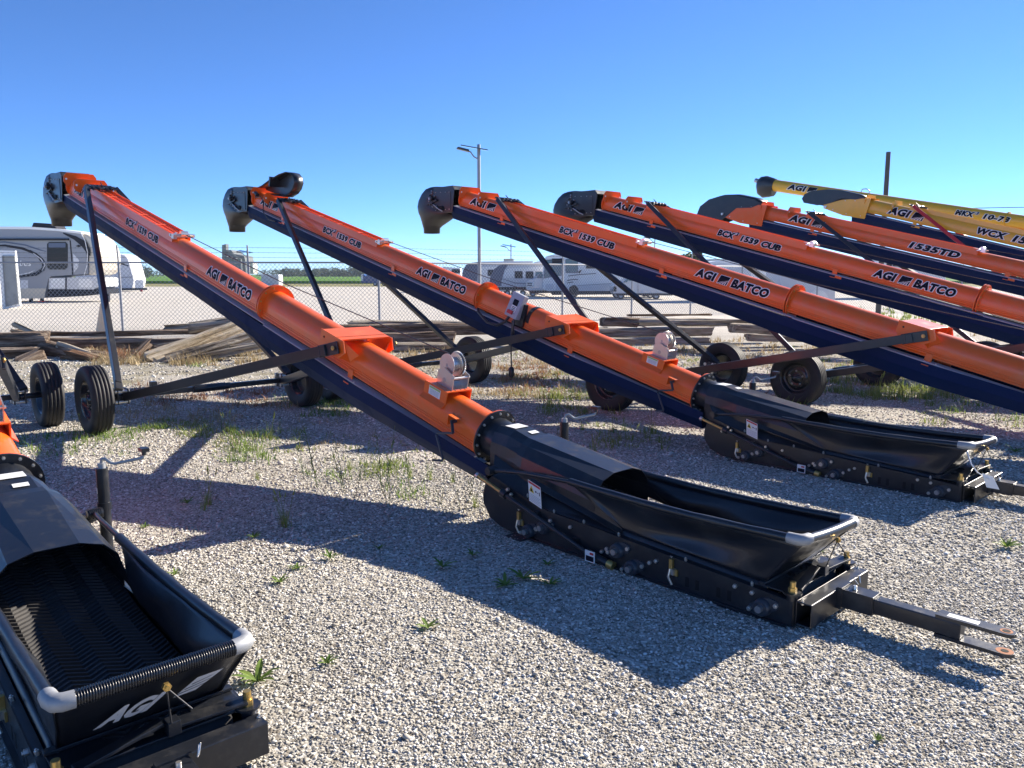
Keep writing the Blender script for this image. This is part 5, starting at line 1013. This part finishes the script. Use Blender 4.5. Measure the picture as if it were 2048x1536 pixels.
D = 56; tk = camper('silver pickup truck facing left with a bright grille, beside the motorhome', D, ([(1052, 566), (1056, 559), (1070, 556), (1078, 548), (1100, 547), (1104, 582), (1060, 584), (1053, 580)], 'rvsilver'), [('grille', rrect(1053, 563, 1068, 573.5, .8), 'rvwhite'), ('grille_bars', rrect(1054.5, 565.5, 1064, 567.5, .3), 'rvdark'), ('grille_bars', rrect(1054.5, 569.5, 1064, 571.5, .3), 'rvdark'), ('windscreen', [(1073, 555), (1080, 549), (1098, 548), (1098, 556)], 'glassb'), ('bumper', [(1053, 576), (1090, 576), (1090, 580), (1055, 580)], 'rvmid'), ('underbody', [(1058, 581), (1104, 581), (1104, 586), (1060, 587)], 'rvdark')], name='pickup_truck', cat='truck', depth=2.0, wh=((1066,), 584, 6))
D = 50; camper('silver pickup truck beside the motorhome tail, under the third conveyor', D, ([(1226, 572), (1230, 565), (1246, 563), (1256, 555), (1270, 552), (1290, 553), (1296, 562), (1350, 565), (1352, 578), (1345, 588), (1228, 588)], 'rvsilver'), [('side_window', [(1256, 562), (1262, 556), (1288, 555), (1292, 562)], 'glassb'), ('windscreen', [(1247, 564), (1256, 556), (1260, 556), (1254, 564)], 'glassb'), ('door_seam', stripe([(1276, 563), (1276, 584)], .7), 'rvslate'), ('grille', rrect(1227, 573, 1233, 583, .5), 'rvdark'), ('underbody', [(1230, 587), (1346, 587), (1345, 591), (1232, 591)], 'rvdark')], name='pickup_truck', cat='truck', depth=1.9, wh=((1242, 1313), 588, 7))
D = 105; camper('small blue truck parked at the edge of the green field', D, ([(723, 566), (722, 546), (730, 545), (731, 553), (738, 553), (742, 547), (752, 545), (762, 549), (764, 558), (772, 560), (772, 567)], 'bluecar') if 'bluecar' in M else ([(723, 566), (722, 549), (726, 548), (731, 552), (738, 547), (752, 545), (762, 549), (768, 558), (772, 560), (772, 567)], 'rvslate'), [('cab_window', [(740, 552), (745, 547), (756, 547), (760, 552)], 'glass')], name='farm_truck', cat='truck', depth=2.0, wh=((748, 765), 566, 4.5)) if False else None
M['bluecar'] = mat('blue_paint', (.02, .07, .22), .3, coat=.5)
camper('small blue truck parked at the edge of the green field', 105, ([(723, 566), (722, 549), (726, 548), (731, 552), (738, 547), (752, 545), (762, 549), (768, 558), (772, 560), (772, 567)], 'bluecar'), [('cab_window', [(740, 552), (745, 547.5), (756, 547.5), (760, 552)], 'glass'), ('rear_panel', [(722, 548.5), (726, 548), (726, 562), (722, 562)], 'rvwhite')], name='farm_truck', cat='truck', depth=2.0, wh=((750, 768), 566, 4.5))
# pale trailers and boxes behind the third and fourth conveyors
camper('long pale enclosed trailer behind the third conveyor lettering', 46, ([(1400, 528), (1438, 521), (1560, 524), (1562, 600), (1402, 600)], 'rvwhite'), [('roof_edge', [(1400, 534), (1440, 527), (1560, 530), (1560, 532), (1440, 529), (1400, 536)], 'rvmid'), ('side_door', rrect(1495, 540, 1502, 590, .5), 'rvmid'), ('rear_panel', rrect(1455, 538, 1496, 596, 1), 'rvmid')], name='enclosed_trailer', cat='trailer', wh=((1450, 1470), 600, 8))
camper('grey enclosed trailer with a white wheel arch behind the third conveyor flange', 40, ([(1562, 542), (1671, 562), (1671, 602), (1562, 602)], 'rvmid'), [('arch', [(1615, 602), (1617, 588), (1630, 580), (1648, 582), (1656, 592), (1657, 603)], 'rvwhite'), ('vent', rrect(1672, 544, 1700, 552, 1), 'rvdark')], name='enclosed_trailer', cat='trailer', wh=((1630, 1648), 600, 8))
camper('white travel trailer with a black oval window behind the 1535TD conveyor', 52, ([(1752, 530), (1757, 519), (1770, 514), (1800, 513), (1872, 532), (1892, 538), (1892, 572), (1756, 572)], 'rvwhite'), [('window', rrect(1774, 521, 1797, 533, 2), 'glass'), ('awning', [(1815, 537), (1890, 537), (1890, 540), (1815, 540)], 'rvmid'), ('side_panel', [(1822, 541), (1890, 541), (1890, 556), (1822, 556)], 'rvmid'), ('door', rrect(1809, 522, 1815, 550, .5), 'rvmid'), ('underbody', [(1760, 571), (1890, 571), (1890, 576), (1762, 577)], 'rvdark')], wh=((1820, 1835), 574, 6))
camper('far grey building roofed low behind the campers', 130, ([(1340, 524), (1420, 519), (1480, 519), (1620, 526), (1620, 558), (1340, 558)], 'rvwhite'), [('roof', [(1338, 526), (1420, 518), (1480, 518), (1622, 527), (1622, 530), (1480, 523), (1420, 523), (1338, 530)], 'rvmid')], name='farm_building', cat='building', depth=12)
camper('boat or folded frame trailer parked left of the dark-nosed trailer', 60, ([(895, 540), (920, 534), (925, 560), (895, 562)], 'rvwhite'), [('window', rrect(903, 539, 918, 545, 1), 'glass')], name='travel_trailer', cat='camper') if False else None
camper('pale camper half hidden by the second conveyor, left of the slate-nosed trailer', 70, ([(885, 533), (921, 536), (924, 575), (885, 575)], 'rvwhite'), [('window', rrect(904, 539, 919, 546, 1), 'glass')])

# ------------------------------------------------------------------ cone, sign board, far things
m = MB(); c = gnd(207, 668); m.tube([(0, 0, 0.04), (0, 0, .74)], [.20, .035], 24); m.box(-.24, .24, -.24, .24, 0, .04); o = m.build('traffic_cone', mat('faded_cone', (.90, .60, .36), .7, var=.12, vscale=6)); o.location = (atd(207, 660, 20.2).x, 20.2, 0); o.scale = (1.0, 1.0, 1.15); tag(o, 'faded pale orange traffic cone standing at the fence', 'traffic cone')
m = MB(); D = 110; a = P2(523, 567, D); b = P2(557, 549, D); m.box(a[0], b[0], D, D + 2, 0.0, b[1]); o = m.build('grey_bin', M['rvmid']); tag(o, 'low grey container at the edge of the field', 'container')
# grain elevator
D = 420; el = empty('grain_elevator', (atd(475, 545, D).x, D, 0)); tag(el, 'hazy grey grain elevator on the horizon beside the second spout', 'grain elevator'); M['hazeg'] = mat('far_grey', (.11, .12, .125), .8, var=.25, vscale=.15)
slab('tower', [(444, 490), (452, 488), (452, 548), (444, 548)], D, 4, M['hazeg'], el); slab('headhouse', [(454, 500), (462, 500), (468, 508), (488, 512), (490, 520), (492, 548), (454, 548)], D, 14, M['hazeg'], el)
for k, x in enumerate((457, 466, 475, 484)): m = MB(); p = P2(x, 548, D); q = P2(x, 512 + k * 2, D); m.cyl((p[0], D - 3, 0), (p[0], D - 3, q[1]), 1.3, 14); m.build('silo', M['hazeg'], el)
m = MB(); a = P2(455, 498, D); b = P2(489, 520, D); m.bar((a[0], D - 5, a[1]), (b[0], D - 5, b[1]), .5, .5)
for x in (446, 450, 458, 470, 487): p = P2(x, 500, D); m.bar((p[0], D - 5, 0), (p[0], D - 5, p[1] - (x - 446) * .1), .25, .25)
m.build('conveyor_leg', M['hazeg'], el); slab('silo_side', [(492, 525), (505, 525), (507, 548), (492, 548)], D + 5, 8, M['rvcream'], el); under(el)

# ------------------------------------------------------------------ trees
def crown_cloud(mb, c, rx, rz, n, size, seed, ry=None):
    r_ = random.Random(seed); ry = ry or rx; lobes = [(Vector((r_.gauss(0, .42) * rx, r_.gauss(0, .42) * ry, r_.uniform(-.55, .6) * rz)), r_.uniform(.35, .62)) for _ in range(9)]
    for _ in range(n):
        l, s = r_.choice(lobes); d = Vector((r_.gauss(0, 1), r_.gauss(0, 1), r_.gauss(0, 1))).normalized() * (r_.random() ** .4); p = Vector(c) + l + Vector((d.x * rx * s, d.y * ry * s, d.z * rz * s * 1.1))
        a = Vector((r_.gauss(0, 1), r_.gauss(0, 1), r_.gauss(0, 1))).normalized(); b = a.orthogonal().normalized(); e = a.cross(b); k = size * r_.uniform(.6, 1.3); mb.add([p - b * k, p + e * k * .7, p + b * k, p - e * k * .7], [(0, 1, 2, 3)])
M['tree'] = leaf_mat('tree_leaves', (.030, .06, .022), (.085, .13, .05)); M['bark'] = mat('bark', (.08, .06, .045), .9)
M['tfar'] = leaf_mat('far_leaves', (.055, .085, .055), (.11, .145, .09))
tl = MB(); r_ = random.Random(4)
def far_run(x0, x1, D, top0, top1, n):
    for k in range(n):
        x = x0 + (x1 - x0) * (k + r_.random()) / n; ht = top0 + (top1 - top0) * (k / n) + r_.uniform(-3, 4); Dd = D + r_.uniform(-15, 25); c = atd(x, 549, Dd); t = atd(x, ht, Dd).z; crown_cloud(tl, (c.x, Dd, t * .50), t * .75, t * .5, 260, t * .07, k + int(D)); tl.tube([(c.x, Dd, 0), (c.x, Dd, t * .5)], .25, 5)
far_run(570, 750, 330, 537, 532, 40); far_run(272, 300, 250, 530, 536, 5); far_run(300, 440, 420, 540, 541, 14); far_run(520, 580, 420, 540, 538, 7); far_run(1900, 2060, 240, 541, 541, 16); far_run(-60, 30, 330, 540, 540, 6); far_run(1560, 1760, 300, 538, 540, 12)
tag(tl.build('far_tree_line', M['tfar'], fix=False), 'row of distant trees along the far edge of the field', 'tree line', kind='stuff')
D = 95; c = atd(1372, 548, D); t = atd(1372, 500, D).z; tr = empty('broadleaf_tree', (c.x, D, 0)); tag(tr, 'single broadleaf tree whose crown shows above the third conveyor', 'tree')
m = MB(); crown_cloud(m, (0, 0, t * .62), 2.3, t * .38, 2600, .20, 9); m.build('crown', M['tree'], tr, fix=False); m = MB(); m.tube([(0, 0, 0), (.1, 0, t * .3), (0, 0, t * .6)], [.25, .18, .1], 8); m.tube([(.05, 0, t * .3), (.9, .2, t * .6)], [.1, .05], 6); m.tube([(.05, 0, t * .35), (-.8, -.2, t * .65)], [.1, .05], 6); m.build('trunk', M['bark'], tr)

# ------------------------------------------------------------------ light summer haze over the plain
m = MB(); m.box(-1200, 1200, -60, 1100, -1.0, 19.0); hz = m.build('haze', None or bpy.data.materials.new('haze_air')); hm = hz.data.materials[0]; n, l = nodes_of(hm); n.remove(n['Principled BSDF']); pv = n.new('ShaderNodeVolumePrincipled'); pv.inputs['Color'].default_value = (.80, .88, 1.0, 1); pv.inputs['Density'].default_value = .00022; pv.inputs['Anisotropy'].default_value = .2; l.new(pv.outputs[0], n['Material Output'].inputs['Volume']); tag(hz, kind='stuff', label='thin pale haze in the air over the plain', cat='haze')
